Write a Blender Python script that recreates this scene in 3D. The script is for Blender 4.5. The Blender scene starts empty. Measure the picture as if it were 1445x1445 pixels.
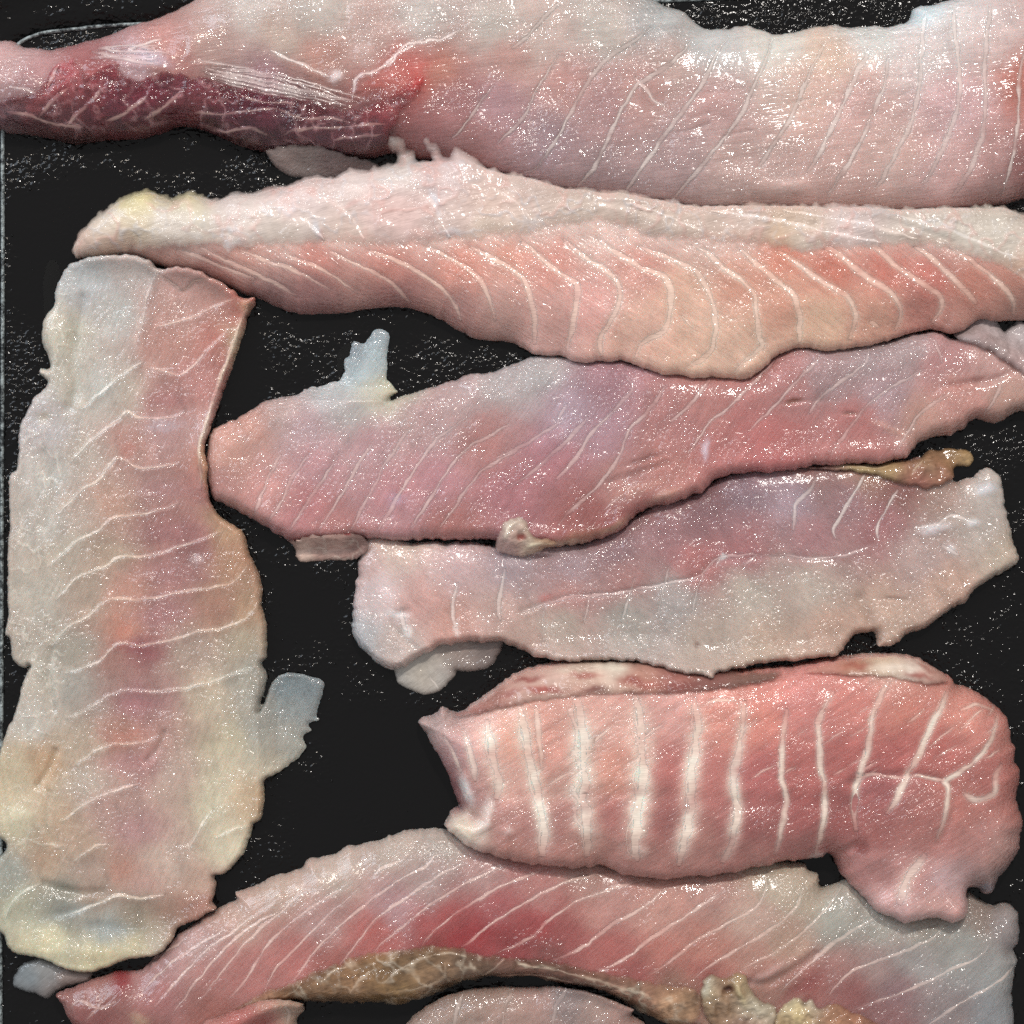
import bpy, math, random
import numpy as np

# ------------------------------------------------------------------ camera, light, exposure
U = 0.0002                       # metres per plan unit; plan units run right (x) and down (y), heights up
CX = CY = 722.5
ZREF = 35.0                      # height (plan units) at which the frame is exactly 1445 units wide
DIST = 3200.0                    # camera distance above that height (plan units): 0.64 m
C = bpy.context.scene.collection
sc = bpy.context.scene

cam_d = bpy.data.cameras.new("camera")
cam = bpy.data.objects.new("camera", cam_d)
C.objects.link(cam)
cam.location = (0, 0, (ZREF + DIST) * U)
cam.rotation_euler = (0, 0, 0)
cam_d.sensor_fit = 'HORIZONTAL'
cam_d.angle = 2 * math.atan(722.5 / DIST)
cam_d.clip_start = 0.01
cam_d.clip_end = 50
sc.camera = cam

world = bpy.data.worlds.new("World")
sc.world = world
world.use_nodes = True
world.node_tree.nodes["Background"].inputs[0].default_value = (0.98, 0.985, 1.0, 1)
world.node_tree.nodes["Background"].inputs[1].default_value = 0.44

def area(name, loc, target, size, power, col, sy=None):
    l = bpy.data.lights.new(name, 'AREA')
    l.shape = 'RECTANGLE'
    l.size = size
    l.size_y = sy or size
    l.energy = power
    l.color = col
    o = bpy.data.objects.new(name, l)
    C.objects.link(o)
    o.location = loc
    d = np.array(target) - np.array(loc)
    dv = __import__('mathutils').Vector(d)
    o.rotation_euler = dv.to_track_quat('-Z', 'Y').to_euler()
    return o

area("ceiling_lamp", (0.20, 0.72, 0.90), (0, 0, 0), 0.07, 7.0, (1.0, 0.95, 0.89))
area("second_lamp", (-0.42, 0.75, 1.05), (0, 0, 0), 0.06, 2.4, (1.0, 0.90, 0.78))
area("window_light", (-0.75, 0.62, 0.62), (0, 0, 0), 0.60, 6.0, (0.78, 0.88, 1.0))

sc.view_settings.view_transform = 'Standard'
sc.view_settings.look = 'None'
sc.view_settings.gamma = 1.0
sc.view_settings.exposure = 0.0
sc.cycles.use_denoising = False
sc.cycles.max_bounces = 8
sc.cycles.use_adaptive_sampling = True
sc.cycles.adaptive_threshold = 0.02
sc.cycles.sample_clamp_indirect = 4.0

# ------------------------------------------------------------------ numeric helpers
STEP = 2.0
OX, OY = -120.0, -120.0
N = 846
GX, GY = np.meshgrid(OX + STEP * np.arange(N), OY + STEP * np.arange(N))   # [row=y, col=x]
H = np.zeros((N, N))                        # height of everything laid down so far
FISH = np.zeros((N, N), bool)

def vnoise(x, y, scale, seed):
    r = np.random.RandomState(seed)
    L = r.rand(256, 256)
    xs = x / scale + 1000.37
    ys = y / scale + 1000.71
    xi = np.floor(xs).astype(int)
    yi = np.floor(ys).astype(int)
    fx = xs - xi
    fy = ys - yi
    fx = fx * fx * (3 - 2 * fx)
    fy = fy * fy * (3 - 2 * fy)
    a = L[yi & 255, xi & 255]; b = L[yi & 255, (xi + 1) & 255]
    c = L[(yi + 1) & 255, xi & 255]; d = L[(yi + 1) & 255, (xi + 1) & 255]
    return (a * (1 - fx) + b * fx) * (1 - fy) + (c * (1 - fx) + d * fx) * fy - 0.5

def fbm(x, y, scale, seed, octv=3):
    s = 0; a = 1.0
    for k in range(octv):
        s = s + a * vnoise(x, y, scale / 2 ** k, seed + 17 * k)
        a *= 0.5
    return s

def blur1(a, r):
    k = 2 * r + 1
    p = np.pad(a, ((r + 1, r), (0, 0)), mode='edge')
    c = np.cumsum(p, axis=0)
    a = (c[k:] - c[:-k]) / k
    p = np.pad(a, ((0, 0), (r + 1, r)), mode='edge')
    c = np.cumsum(p, axis=1)
    return (c[:, k:] - c[:, :-k]) / k

def blur(a, r, n=2):
    for _ in range(n):
        a = blur1(a, r)
    return a

def maxfilt(a, r):
    o = a.copy()
    for d in range(1, r + 1):
        o[d:] = np.maximum(o[d:], a[:-d]); o[:-d] = np.maximum(o[:-d], a[d:])
    b = o.copy()
    for d in range(1, r + 1):
        o[:, d:] = np.maximum(o[:, d:], b[:, :-d]); o[:, :-d] = np.maximum(o[:, :-d], b[:, d:])
    return o

def spline(pts, closed, spacing):
    """Catmull-Rom through pts (any number of columns), resampled evenly by its first two columns"""
    P = np.array(pts, float)
    n = len(P)
    out = []
    seg = range(n) if closed else range(n - 1)
    for i in seg:
        if closed:
            p0, p1, p2, p3 = P[(i - 1) % n], P[i], P[(i + 1) % n], P[(i + 2) % n]
        else:
            p0, p1, p2, p3 = P[max(i - 1, 0)], P[i], P[i + 1], P[min(i + 2, n - 1)]
        m = max(2, int(np.hypot(*(p2 - p1)[:2]) / spacing * 2))
        t = np.linspace(0, 1, m, endpoint=False)[:, None]
        q = 0.5 * (2 * p1 + (p2 - p0) * t + (2 * p0 - 5 * p1 + 4 * p2 - p3) * t ** 2 + (3 * p1 - p0 - 3 * p2 + p3) * t ** 3)
        q2 = p1 + (p2 - p1) * t
        out.append(0.7 * q + 0.3 * q2)
    if not closed:
        out.append(P[-1:])
    Q = np.concatenate(out)
    if closed:
        Q = np.concatenate([Q, Q[:1]])
    d = np.r_[0, np.cumsum(np.hypot(*(np.diff(Q[:, :2], axis=0).T)))]
    m = max(4, int(d[-1] / spacing))
    s = np.linspace(0, d[-1], m, endpoint=not closed)
    return np.stack([np.interp(s, d, Q[:, k]) for k in range(Q.shape[1])], 1)

def rough_outline(pts, amp, seed):
    q = spline(pts, True, 1.6)
    n = len(q)
    t = np.roll(q, -1, 0) - np.roll(q, 1, 0)
    t /= np.maximum(np.hypot(t[:, 0], t[:, 1]), 1e-6)[:, None]
    nrm = np.stack([t[:, 1], -t[:, 0]], 1)
    k = (fbm(q[:, 0], q[:, 1], 9, seed, 3) * 1.9 + fbm(q[:, 0], q[:, 1], 4.5, seed + 2, 1) * 0.5 + fbm(q[:, 0], q[:, 1], 28, seed + 5, 2) * 1.5)
    return q + nrm * (k * amp)[:, None]

def inside(q, xs, ys):
    """even-odd fill on the crop grid"""
    m = np.zeros((len(ys), len(xs)), bool)
    x0, y0 = q[:, 0], q[:, 1]
    x1, y1 = np.roll(x0, -1), np.roll(y0, -1)
    for j, y in enumerate(ys):
        hit = ((y0 <= y) & (y1 > y)) | ((y1 <= y) & (y0 > y))
        if hit.any():
            xx = x0[hit] + (y - y0[hit]) / (y1[hit] - y0[hit]) * (x1[hit] - x0[hit])
            xx.sort()
            m[j] = (np.searchsorted(xx, xs) % 2) == 1
    return m

def near(q, xs, ys, R):
    """distance (capped at R) to sampled points q and index of the nearest one, on the crop grid"""
    D = np.full((len(ys), len(xs)), R * R, float)
    I = np.full(D.shape, -1, int)
    x0, y0 = xs[0], ys[0]
    r = int(R / STEP) + 1
    for k in range(len(q)):
        ci = int(round((q[k, 0] - x0) / STEP)); cj = int(round((q[k, 1] - y0) / STEP))
        i0, i1 = max(ci - r, 0), min(ci + r + 1, len(xs))
        j0, j1 = max(cj - r, 0), min(cj + r + 1, len(ys))
        if i0 >= i1 or j0 >= j1:
            continue
        d = (xs[None, i0:i1] - q[k, 0]) ** 2 + (ys[j0:j1, None] - q[k, 1]) ** 2
        s = D[j0:j1, i0:i1]
        m = d < s
        s[m] = d[m]
        I[j0:j1, i0:i1][m] = k
    return np.sqrt(D), I

def lin(c):
    c = np.asarray(c, float) / 255.0
    c = np.where(c <= 0.04045, c / 12.92, ((c + 0.055) / 1.055) ** 2.4)
    l = (c * np.array([0.25, 0.6, 0.15])).sum(-1, keepdims=True)
    return l + (c - l) * 0.92

def colour_field(anchors, x, y, warp=14, seed=3):
    A = np.array([a[:5] for a in anchors], float)
    wx = x + fbm(x, y, 30, seed, 3) * warp * 2
    wy = y + fbm(x, y, 30, seed + 50, 3) * warp * 2
    num = np.zeros(x.shape + (3,)); den = np.zeros(x.shape)
    cl = lin(A[:, 2:5])
    for k in range(len(A)):
        w = 1.0 / ((wx - A[k, 0]) ** 2 + (wy - A[k, 1]) ** 2 + 420.0) ** 1.9
        num += w[..., None] * cl[k]
        den += w
    return num / den[..., None]

def mesh_arrays(name, verts, quads, cols, mat, parent=None, smooth=True, aux=None):
    me = bpy.data.meshes.new(name)
    verts = np.asarray(verts, np.float64); quads = np.asarray(quads, np.int32)
    me.vertices.add(len(verts))
    loc = np.array(parent.location) if parent is not None else np.zeros(3)
    me.vertices.foreach_set("co", (verts - loc).astype(np.float32).ravel())
    n = len(quads)
    me.loops.add(n * 4)
    me.loops.foreach_set("vertex_index", quads.ravel())
    me.polygons.add(n)
    me.polygons.foreach_set("loop_start", np.arange(0, n * 4, 4, dtype=np.int32))
    me.polygons.foreach_set("loop_total", np.full(n, 4, np.int32))
    me.update(calc_edges=True)
    me.polygons.foreach_set("use_smooth", np.full(n, smooth))
    if cols is not None:
        at = me.color_attributes.new("Col", 'FLOAT_COLOR', 'POINT')
        at.data.foreach_set("color", np.asarray(cols, np.float32).ravel())
    if aux is not None:
        at = me.color_attributes.new("Aux", 'FLOAT_COLOR', 'POINT')
        at.data.foreach_set("color", np.asarray(aux, np.float32).ravel())
    me.materials.append(mat)
    me.validate()
    o = bpy.data.objects.new(name, me)
    C.objects.link(o)
    if parent is not None:
        o.parent = parent
    return o

def wpos(x, y, z):
    return np.stack([(x - CX) * U, (CY - y) * U, z * U], -1)

def thing(name, label, cat, x, y, group=None):
    o = bpy.data.objects.new(name, None)
    C.objects.link(o)
    o.location = ((x - CX) * U, (CY - y) * U, 0)
    o.empty_display_size = 0.01
    o['label'] = label
    o['category'] = cat
    if group:
        o['group'] = group
    return o

# ------------------------------------------------------------------ materials
def nodes_of(name):
    m = bpy.data.materials.new(name)
    m.use_nodes = True
    nt = m.node_tree
    b = nt.nodes["Principled BSDF"]
    return m, nt, b

def math_n(nt, op, a, b=None, c=None, clamp=False):
    n = nt.nodes.new("ShaderNodeMath"); n.operation = op; n.use_clamp = clamp
    for i, v in enumerate((a, b, c)):
        if v is None:
            continue
        if isinstance(v, (int, float)):
            n.inputs[i].default_value = v
        else:
            nt.links.new(v, n.inputs[i])
    return n.outputs[0]

def noise_n(nt, vec, scale, detail=2.0, rough=0.5, dist=0.0):
    n = nt.nodes.new("ShaderNodeTexNoise")
    n.inputs["Scale"].default_value = scale
    n.inputs["Detail"].default_value = detail
    n.inputs["Roughness"].default_value = rough
    n.inputs["Distortion"].default_value = dist
    nt.links.new(vec, n.inputs["Vector"])
    return n.outputs["Fac"]

def maprange(nt, v, a, b, c, d, smooth=True):
    n = nt.nodes.new("ShaderNodeMapRange")
    n.interpolation_type = 'SMOOTHSTEP' if smooth else 'LINEAR'
    nt.links.new(v, n.inputs[0])
    for i, k in enumerate((a, b, c, d)):
        n.inputs[1 + i].default_value = k
    return n.outputs[0]

def flesh_mat(name, ang=0.0, fib=0.35, grain=1.0, sss=0.0, rough=0.27, wet=1.0, colvar=0.12, seed=0.0):
    sss = SSS if sss is None else sss
    """diffuse flesh under a wet film; attribute Aux holds r: how far the grain stands out of the film, g: gloss variation"""
    m, nt, b = nodes_of(name)
    geo = nt.nodes.new("ShaderNodeNewGeometry")
    mp = nt.nodes.new("ShaderNodeMapping"); mp.vector_type = 'TEXTURE'
    mp.inputs["Rotation"].default_value = (0, 0, math.radians(ang))
    mp.inputs["Scale"].default_value = (7.0, 1.0, 1.0)
    mp.inputs["Location"].default_value = (seed, seed * 0.7, 0)
    nt.links.new(geo.outputs["Position"], mp.inputs["Vector"])
    pos = geo.outputs["Position"]
    att = nt.nodes.new("ShaderNodeAttribute"); att.attribute_name = "Col"
    aux = nt.nodes.new("ShaderNodeAttribute"); aux.attribute_name = "Aux"
    sep = nt.nodes.new("ShaderNodeSeparateColor"); nt.links.new(aux.outputs["Color"], sep.inputs[0])
    patch, glossv = sep.outputs[0], sep.outputs[1]
    fibre = noise_n(nt, mp.outputs[0], 1300, 2.0, 0.6, 0.5)
    grn = noise_n(nt, pos, GRAIN_SCALE, 0.6, 0.5, 0.15)
    v = math_n(nt, 'ADD', math_n(nt, 'MULTIPLY', fibre, 0.4 + fib), math_n(nt, 'MULTIPLY', grn, 0.6))
    v = math_n(nt, 'DIVIDE', v, 1.0 + fib)
    f = maprange(nt, v, 0.32, 0.68, 1 - 0.9 * colvar, 1 + 0.9 * colvar, False)
    mul = nt.nodes.new("ShaderNodeVectorMath"); mul.operation = 'SCALE'
    nt.links.new(att.outputs["Color"], mul.inputs[0]); nt.links.new(f, mul.inputs["Scale"])
    nt.links.new(mul.outputs[0], b.inputs["Base Color"])
    nt.links.new(att.outputs["Alpha"], b.inputs["Alpha"])
    b.inputs["Subsurface Weight"].default_value = sss
    b.inputs["Subsurface Radius"].default_value = (1.0, 0.6, 0.5)
    b.inputs["Subsurface Scale"].default_value = 0.0022
    b.inputs["IOR"].default_value = 1.33
    b.inputs["Specular IOR Level"].default_value = 0.12
    b.inputs["Roughness"].default_value = 0.5
    hgt = math_n(nt, 'MULTIPLY', math_n(nt, 'MULTIPLY', grn, patch), 1.0 * grain)
    hgt = math_n(nt, 'ADD', hgt, math_n(nt, 'MULTIPLY', fibre, 0.45 * fib))
    bp = nt.nodes.new("ShaderNodeBump")
    bp.inputs["Strength"].default_value = 1.0
    bp.inputs["Distance"].default_value = GRAIN_DEPTH
    nt.links.new(hgt, bp.inputs["Height"])
    nt.links.new(bp.outputs[0], b.inputs["Coat Normal"])
    b2 = nt.nodes.new("ShaderNodeBump")
    b2.inputs["Strength"].default_value = 1.0
    b2.inputs["Distance"].default_value = GRAIN_DEPTH * 0.22
    nt.links.new(fibre, b2.inputs["Height"])
    nt.links.new(b2.outputs[0], b.inputs["Normal"])
    b.inputs["Coat Weight"].default_value = wet
    b.inputs["Coat IOR"].default_value = 1.5
    r = maprange(nt, glossv, 0.0, 1.0, rough - 0.19, rough - 0.08, False)
    nt.links.new(r, b.inputs["Coat Roughness"])
    return m

SSS = 0.75
GRAIN_SCALE = 930.0
GRAIN_DEPTH = 0.00092
M_SEPT = flesh_mat("connective_tissue", 0, 0.15, 0.8, 0.0, 0.27, 1.0, 0.06)
M_MEMB = flesh_mat("membrane", 20, 0.4, 1.0, 0.0, 0.22, 1.1, 0.22, 0.3)
M_FLAP = flesh_mat("thin_flap", 40, 0.4, 1.0, 0.0, 0.22, 1.1, 0.10, 0.5)
M_FAT = flesh_mat("fat", 15, 0.25, 1.1, 0.0, 0.30, 0.9, 0.07, 0.9)

# ------------------------------------------------------------------ one layer of flesh laid over what is already there
def layer(name, parent, outline, h, colours, mat, ew=(60, 60), rag=1.2, lines=(), lumps=(), blobs=(), grooves=(),
          seed=1, edge_clear=0.0, edge_w=10.0, min_rim=2.0, shingle=1.1, sept=True, sept_col=(244, 230, 222),
          sept_w=2.0, sept_gain=0.75, drape=8, ridge=None, mottle=0.07, halo=0.16, alpha=1.0, warp=7, power=0.5, webs=(), flake=0.0, sat=1.0, gain=(1, 1, 1), streak=(0.0, 0.05), spark=0.42, cut=(0.0, 8.0)):
    global H
    q = rough_outline(outline, rag, seed)
    i0 = max(int((q[:, 0].min() - OX) / STEP) - 3, 0); i1 = min(int((q[:, 0].max() - OX) / STEP) + 5, N)
    j0 = max(int((q[:, 1].min() - OY) / STEP) - 3, 0); j1 = min(int((q[:, 1].max() - OY) / STEP) + 5, N)
    sl = (slice(j0, j1), slice(i0, i1))
    xs = OX + STEP * np.arange(i0, i1); ys = OY + STEP * np.arange(j0, j1)
    X, Y = np.meshgrid(xs, ys)
    ins = inside(q, xs, ys)
    R = max(max(ew), 30) + 4
    D, I = near(q, xs, ys, R)
    sd = np.where(ins, D, -D)
    qn = q[np.maximum(I, 0)]
    ny = np.where(I >= 0, (Y - qn[..., 1]) / np.maximum(D, 1e-3), 0.0)      # >0: nearest edge lies above (top side)
    k = np.clip(0.5 + 0.7 * ny, 0, 1)
    e = ew[1] * (1 - k) + ew[0] * k
    e = blur(e, 5)
    t = np.clip(sd / e, 0, 1)
    t = np.maximum(0.55 * t + 0.45 * blur(t, 4), 0) * np.clip(sd / 6.0, 0, 1) + t * (1 - np.clip(sd / 6.0, 0, 1))
    f = np.clip(1 - (1 - t) ** 2, 0, 1) ** power
    # septa: distance and side
    SD = np.full(X.shape, 99.0); SS = np.zeros(X.shape); HL = np.zeros(X.shape)
    sp = []
    for L in lines:
        p = spline([a[:2] for a in L], False, 2.0)
        p = p + np.stack([fbm(p[:, 0], p[:, 1], 14, seed + 8, 2), fbm(p[:, 0], p[:, 1], 14, seed + 9, 2)], 1) * 2.6
        sp.append(p)
        lw = L[0][2] if len(L[0]) > 2 else sept_w
        lg = L[0][3] if len(L[0]) > 3 else sept_gain
        d, ii = near(p, xs, ys, max(22, 4 * lw))
        fade = np.clip(np.minimum(ii, len(p) - 1 - ii) / max(6.0, len(p) * 0.2), 0.0, 1)
        HL = np.maximum(HL, np.where(ii >= 0, halo * lg * fade * np.exp(-(d / (1.75 * lw if lw > 4.4 else 1.25 * lw if lw > 2.7 else 0.75 * lw + 0.3)) ** 2), 0) * np.clip(0.9 + 1.2 * fbm(X, Y, 24, seed + 61, 3), 0.2, 1.2))
        m = (d < SD) & (ii >= 0)
        if not m.any():
            continue
        tg = np.gradient(p, axis=0)
        tg /= np.maximum(np.hypot(tg[:, 0], tg[:, 1]), 1e-6)[:, None]
        iv = np.maximum(ii, 0)
        side = tg[iv, 0] * (Y - p[iv, 1]) - tg[iv, 1] * (X - p[iv, 0])
        endfade = np.clip(np.minimum(iv, len(p) - 1 - iv) / 8.0, 0, 1)
        SD[m] = d[m]; SS[m] = (side / np.maximum(d, 1e-3) * endfade)[m]
    base = H[sl]
    B = np.maximum(blur(maxfilt(base, 3), drape), base) + 0.6
    Z = h * f
    if ridge is not None:
        Z = Z * ridge(X, Y)
    env = np.clip(sd / 14.0, 0, 1)
    for (amp, scale, s) in lumps:
        Z = Z + env * amp * fbm(X, Y, scale, s, 3)
    Z = Z + env * shingle * SS * np.exp(-SD / 9.0) * np.clip(SD / 3.0, 0.0, 1)
    Z = Z - env * 0.35 * np.exp(-(SD / 4.0) ** 2)
    Z = Z - env * cut[0] * np.exp(-(SD / cut[1]) ** 2)
    for (pts, w, amp) in grooves:
        p = spline(pts, False, 2.5)
        d, _ = near(p, xs, ys, w * 3)
        Z = Z + env * amp * np.exp(-(d / w) ** 2)
    for bl in blobs:
        if len(bl) > 7 and bl[7]:
            a = math.radians(bl[4]); dx = X - bl[0]; dy = Y - bl[1]
            u_ = (dx * math.cos(a) + dy * math.sin(a)) / bl[2]; v_ = (-dx * math.sin(a) + dy * math.cos(a)) / bl[3]
            Z = Z + env * bl[7] * np.exp(-(u_ ** 2 + v_ ** 2))
    Z = np.maximum(Z, min_rim * np.clip(0.6 + 0.4 * env, 0, 1))
    # colours
    col = colour_field(colours, X, Y, warp, seed)
    for bl in blobs:
        if bl[5] is None:
            continue
        a = math.radians(bl[4])
        dx = X - bl[0] + 6 * fbm(X, Y, 14, seed + 70, 3); dy = Y - bl[1] + 6 * fbm(X, Y, 14, seed + 71, 3)
        u_ = (dx * math.cos(a) + dy * math.sin(a)) / bl[2]; v_ = (-dx * math.sin(a) + dy * math.cos(a)) / bl[3]
        w = (np.exp(-(u_ ** 2 + v_ ** 2) ** 1.5) * bl[6])[..., None]
        col = col * (1 - w) + lin(bl[5]) * w
    for (wc, wg, wsc, wsd, wth, wm) in webs:
        r_ = np.exp(-(fbm(X, Y, wsc, wsd, 3) / wth) ** 2) * np.clip(0.7 + 1.6 * fbm(X, Y, wsc * 1.7, wsd + 3, 2), 0, 1)
        if wm:
            mk = np.zeros(X.shape)
            for (mx_, my_, ma, mb) in wm:
                mk = np.maximum(mk, np.exp(-(((X - mx_) / ma) ** 2 + ((Y - my_) / mb) ** 2) ** 2))
            r_ = r_ * mk
        Z = Z + env * 1.3 * r_
        r_ = (r_ * wg)[..., None]
        col = col * (1 - r_) + lin(wc) * r_
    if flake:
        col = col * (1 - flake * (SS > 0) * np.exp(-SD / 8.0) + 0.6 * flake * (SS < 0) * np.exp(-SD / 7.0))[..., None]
    hl = np.clip(HL, 0, .9)[..., None]
    col = col * (1 - hl) + lin(sept_col) * hl
    col = col * (1 + mottle * 2 * fbm(X, Y, 22, seed + 33, 4))[..., None]
    sa = math.radians(streak[0])
    su = X * math.cos(sa) + Y * math.sin(sa); sv = -X * math.sin(sa) + Y * math.cos(sa)
    col = col * (1 + streak[1] * (2.2 * fbm(su / 9, sv, 7, seed + 55, 3) + 1.6 * fbm(su / 5, sv, 22, seed + 56, 2)))[..., None]
    lum = (col * np.array([0.25, 0.6, 0.15])).sum(-1, keepdims=True)
    col = (lum + (col - lum) * sat) * np.array(gain)
    wob = fbm(X, Y, 60, seed + 44, 2)[..., None] * np.array([0.02, -0.03, -0.04])
    col = np.clip(col * (1 + wob), 0.003, 0.9)
    al = alpha * (1 - edge_clear * np.exp(-np.maximum(sd, 0) / edge_w))
    # mesh: keep cells with an inside corner, pull outside corners onto the outline
    ic = ins[:-1, :-1] | ins[1:, :-1] | ins[:-1, 1:] | ins[1:, 1:]
    use = np.zeros(ins.shape, bool)
    use[:-1, :-1] |= ic; use[1:, :-1] |= ic; use[:-1, 1:] |= ic; use[1:, 1:] |= ic
    PX = np.where(ins, X, qn[..., 0]); PY = np.where(ins, Y, qn[..., 1])
    idx = np.full(ins.shape, -1, int)
    nv = int(use.sum())
    idx[use] = np.arange(nv)
    top = wpos(PX[use], PY[use], (B + Z)[use])
    bot = wpos(PX[use], PY[use], B[use])
    a, b_, c_, d_ = idx[:-1, :-1][ic], idx[:-1, 1:][ic], idx[1:, 1:][ic], idx[1:, :-1][ic]
    qt = np.stack([a, d_, c_, b_], 1)
    qb = np.stack([a, b_, c_, d_], 1) + nv
    # side wall along the border of the kept cells
    walls = []
    pad = np.pad(ic, 1)
    up = ic & ~pad[:-2, 1:-1]; dn = ic & ~pad[2:, 1:-1]; lf = ic & ~pad[1:-1, :-2]; rt = ic & ~pad[1:-1, 2:]
    A_, B_, C_, D_ = idx[:-1, :-1], idx[:-1, 1:], idx[1:, 1:], idx[1:, :-1]
    for msk, p_, r_ in ((up, A_, B_), (rt, B_, C_), (dn, C_, D_), (lf, D_, A_)):
        s0, s1 = p_[msk], r_[msk]
        walls.append(np.stack([s0, s1, s1 + nv, s0 + nv], 1))
    quads = np.concatenate([qt, qb] + walls)
    ca = np.concatenate([col[use], al[use][:, None]], 1)
    ax = np.stack([np.clip(spark + 2.6 * fbm(X, Y, 44, seed + 81, 3), 0.06 + 0.4 * (spark - 0.42), 1.25), np.clip(0.5 + 1.2 * fbm(X, Y, 18, seed + 82, 2), 0, 1), SD * 0, SD * 0 + 1], -1)[use]
    o = mesh_arrays(name, np.concatenate([top, bot]), quads, np.concatenate([ca, ca]), mat, parent, aux=np.concatenate([ax, ax]))
    # septa: each a raised thread of its own
    Zt = B + Z
    if sept:
        for L, p in zip(lines, sp):
            kw = L[0][2] if len(L[0]) > 2 else sept_w
            kg = L[0][3] if len(L[0]) > 3 else sept_gain
            septum(parent, p, Zt, col, xs, ys, ins, kw, kg, sept_col, seed)
    Hn = H[sl]
    Hn[ins] = np.maximum(Hn[ins], Zt[ins])
    FISH[sl] |= ins
    return o, (xs, ys, Zt, col, ins)

def bil(A, xs, ys, x, y):
    fx = np.clip((x - xs[0]) / STEP, 0, len(xs) - 1.001); fy = np.clip((y - ys[0]) / STEP, 0, len(ys) - 1.001)
    i = fx.astype(int); j = fy.astype(int); fx = fx - i; fy = fy - j
    if A.ndim == 3:
        fx = fx[..., None]; fy = fy[..., None]
    return (A[j, i] * (1 - fx) + A[j, i + 1] * fx) * (1 - fy) + (A[j + 1, i] * (1 - fx) + A[j + 1, i + 1] * fx) * fy

def septum(parent, p, Zt, col, xs, ys, ins, w, gain, scol, seed, name='septum'):
    keep = bil(ins.astype(float), xs, ys, p[:, 0], p[:, 1]) > 0.95
    if keep.sum() < 5:
        return
    k0, k1 = np.argmax(keep), len(keep) - np.argmax(keep[::-1])
    p = p[k0:k1]
    n = len(p)
    tg = np.gradient(p, axis=0)
    tg /= np.maximum(np.hypot(tg[:, 0], tg[:, 1]), 1e-6)[:, None]
    nr = np.stack([-tg[:, 1], tg[:, 0]], 1)
    s = np.arange(n)
    taper = np.clip(np.minimum(s, n - 1 - s) / max(8.0, n * 0.18), 0.0, 1) ** 0.7
    ww = w * (0.35 + 0.65 * taper) * np.clip(1 + 1.5 * fbm(p[:, 0], p[:, 1], 14, seed + 21, 3), .3, 2)
    wide = w > 2.7
    w = min(w * SEPT_SCALE, 0.85)
    offs = np.array([-1.9, -0.7, 0.0, 0.7, 1.9]); rise = np.array([-0.4, 0.08, 0.2, 0.08, -0.4]); mixv = np.array([0.0, 0.6, 1.0, 0.6, 0.0])
    ww = np.convolve(np.pad(ww, 3, mode='edge'), np.ones(7) / 7, mode='valid')
    V = []; Cc = []
    br = np.clip(0.72 + 2.0 * fbm(p[:, 0], p[:, 1], 22, seed + 31, 3), 0.08, 1.1) * (0.15 + 0.85 * taper)
    for o_, r_, m_ in zip(offs, rise, mixv):
        xy = p + nr * (ww * o_)[:, None]
        z = bil(Zt, xs, ys, xy[:, 0], xy[:, 1]) + r_ * (0.5 + 0.5 * taper)
        V.append(wpos(xy[:, 0], xy[:, 1], z))
        cc = bil(col, xs, ys, xy[:, 0], xy[:, 1])
        g = np.clip(gain * (0.30 if wide else 0.70) * m_ * br, 0, 1)[:, None]
        Cc.append(np.concatenate([cc * (1 - g) + lin(scol) * g, np.ones((n, 1))], 1))
    for o_ in (1.6, -1.6):
        xy = p + nr * (ww * o_)[:, None]
        V.append(wpos(xy[:, 0], xy[:, 1], bil(Zt, xs, ys, xy[:, 0], xy[:, 1]) - 2.0))
        Cc.append(Cc[0])
    K = len(V)
    V = np.stack(V, 1).reshape(-1, 3); Cc = np.stack(Cc, 1).reshape(-1, 4)
    a = np.arange(n - 1)[:, None] * K + np.arange(K)[None]
    b = np.arange(n - 1)[:, None] * K + (np.arange(K)[None] + 1) % K
    qd = np.stack([a, b, b + K, a + K], -1).reshape(-1, 4)
    caps = []
    for base in (0, (n - 1) * K):
        caps += [[base + 0, base + 1, base + 5, base + 6], [base + 1, base + 2, base + 3, base + 5], [base + 3, base + 4, base + 5, base + 5]]
    caps = [c for c in caps if len(set(c)) == 4]
    mesh_arrays(name, V, np.concatenate([qd, np.array(caps)]), Cc, M_SEPT, parent, aux=np.tile([0.55, 0.4, 0, 1], (len(V), 1)))

SEPT_SCALE = 0.31
GROUP = 'raw fish fillets laid out on the griddle'

# ------------------------------------------------------------------ the griddle
def coat_mat():
    """pebbled black coating; attribute Col flattens it under juice and, in place of shade, beside fillets"""
    m, nt, b = nodes_of("black_nonstick_coating")
    geo = nt.nodes.new("ShaderNodeNewGeometry"); pos = geo.outputs["Position"]
    b.inputs["Base Color"].default_value = (0.005, 0.0046, 0.0047, 1)
    wet = nt.nodes.new("ShaderNodeAttribute"); wet.attribute_name = "Col"  # juice film, plus shade bands beside the fillets
    relief = math_n(nt, 'SUBTRACT', 1.0, math_n(nt, 'MULTIPLY', wet.outputs["Fac"], 0.82))
    n1 = noise_n(nt, pos, 780, 0.8, 0.5, 0.2)
    n2 = noise_n(nt, pos, 90, 3.0, 0.6)
    h = math_n(nt, 'MULTIPLY', n1, math_n(nt, 'MULTIPLY', relief, maprange(nt, n2, 0.35, 0.65, 0.25, 1.0)))
    bp = nt.nodes.new("ShaderNodeBump"); bp.inputs["Strength"].default_value = 1.0
    bp.inputs["Distance"].default_value = 0.0009
    nt.links.new(h, bp.inputs["Height"]); nt.links.new(bp.outputs[0], b.inputs["Normal"])
    b.inputs["Roughness"].default_value = 0.12
    b.inputs["Specular IOR Level"].default_value = 0.24
    return m

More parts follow.
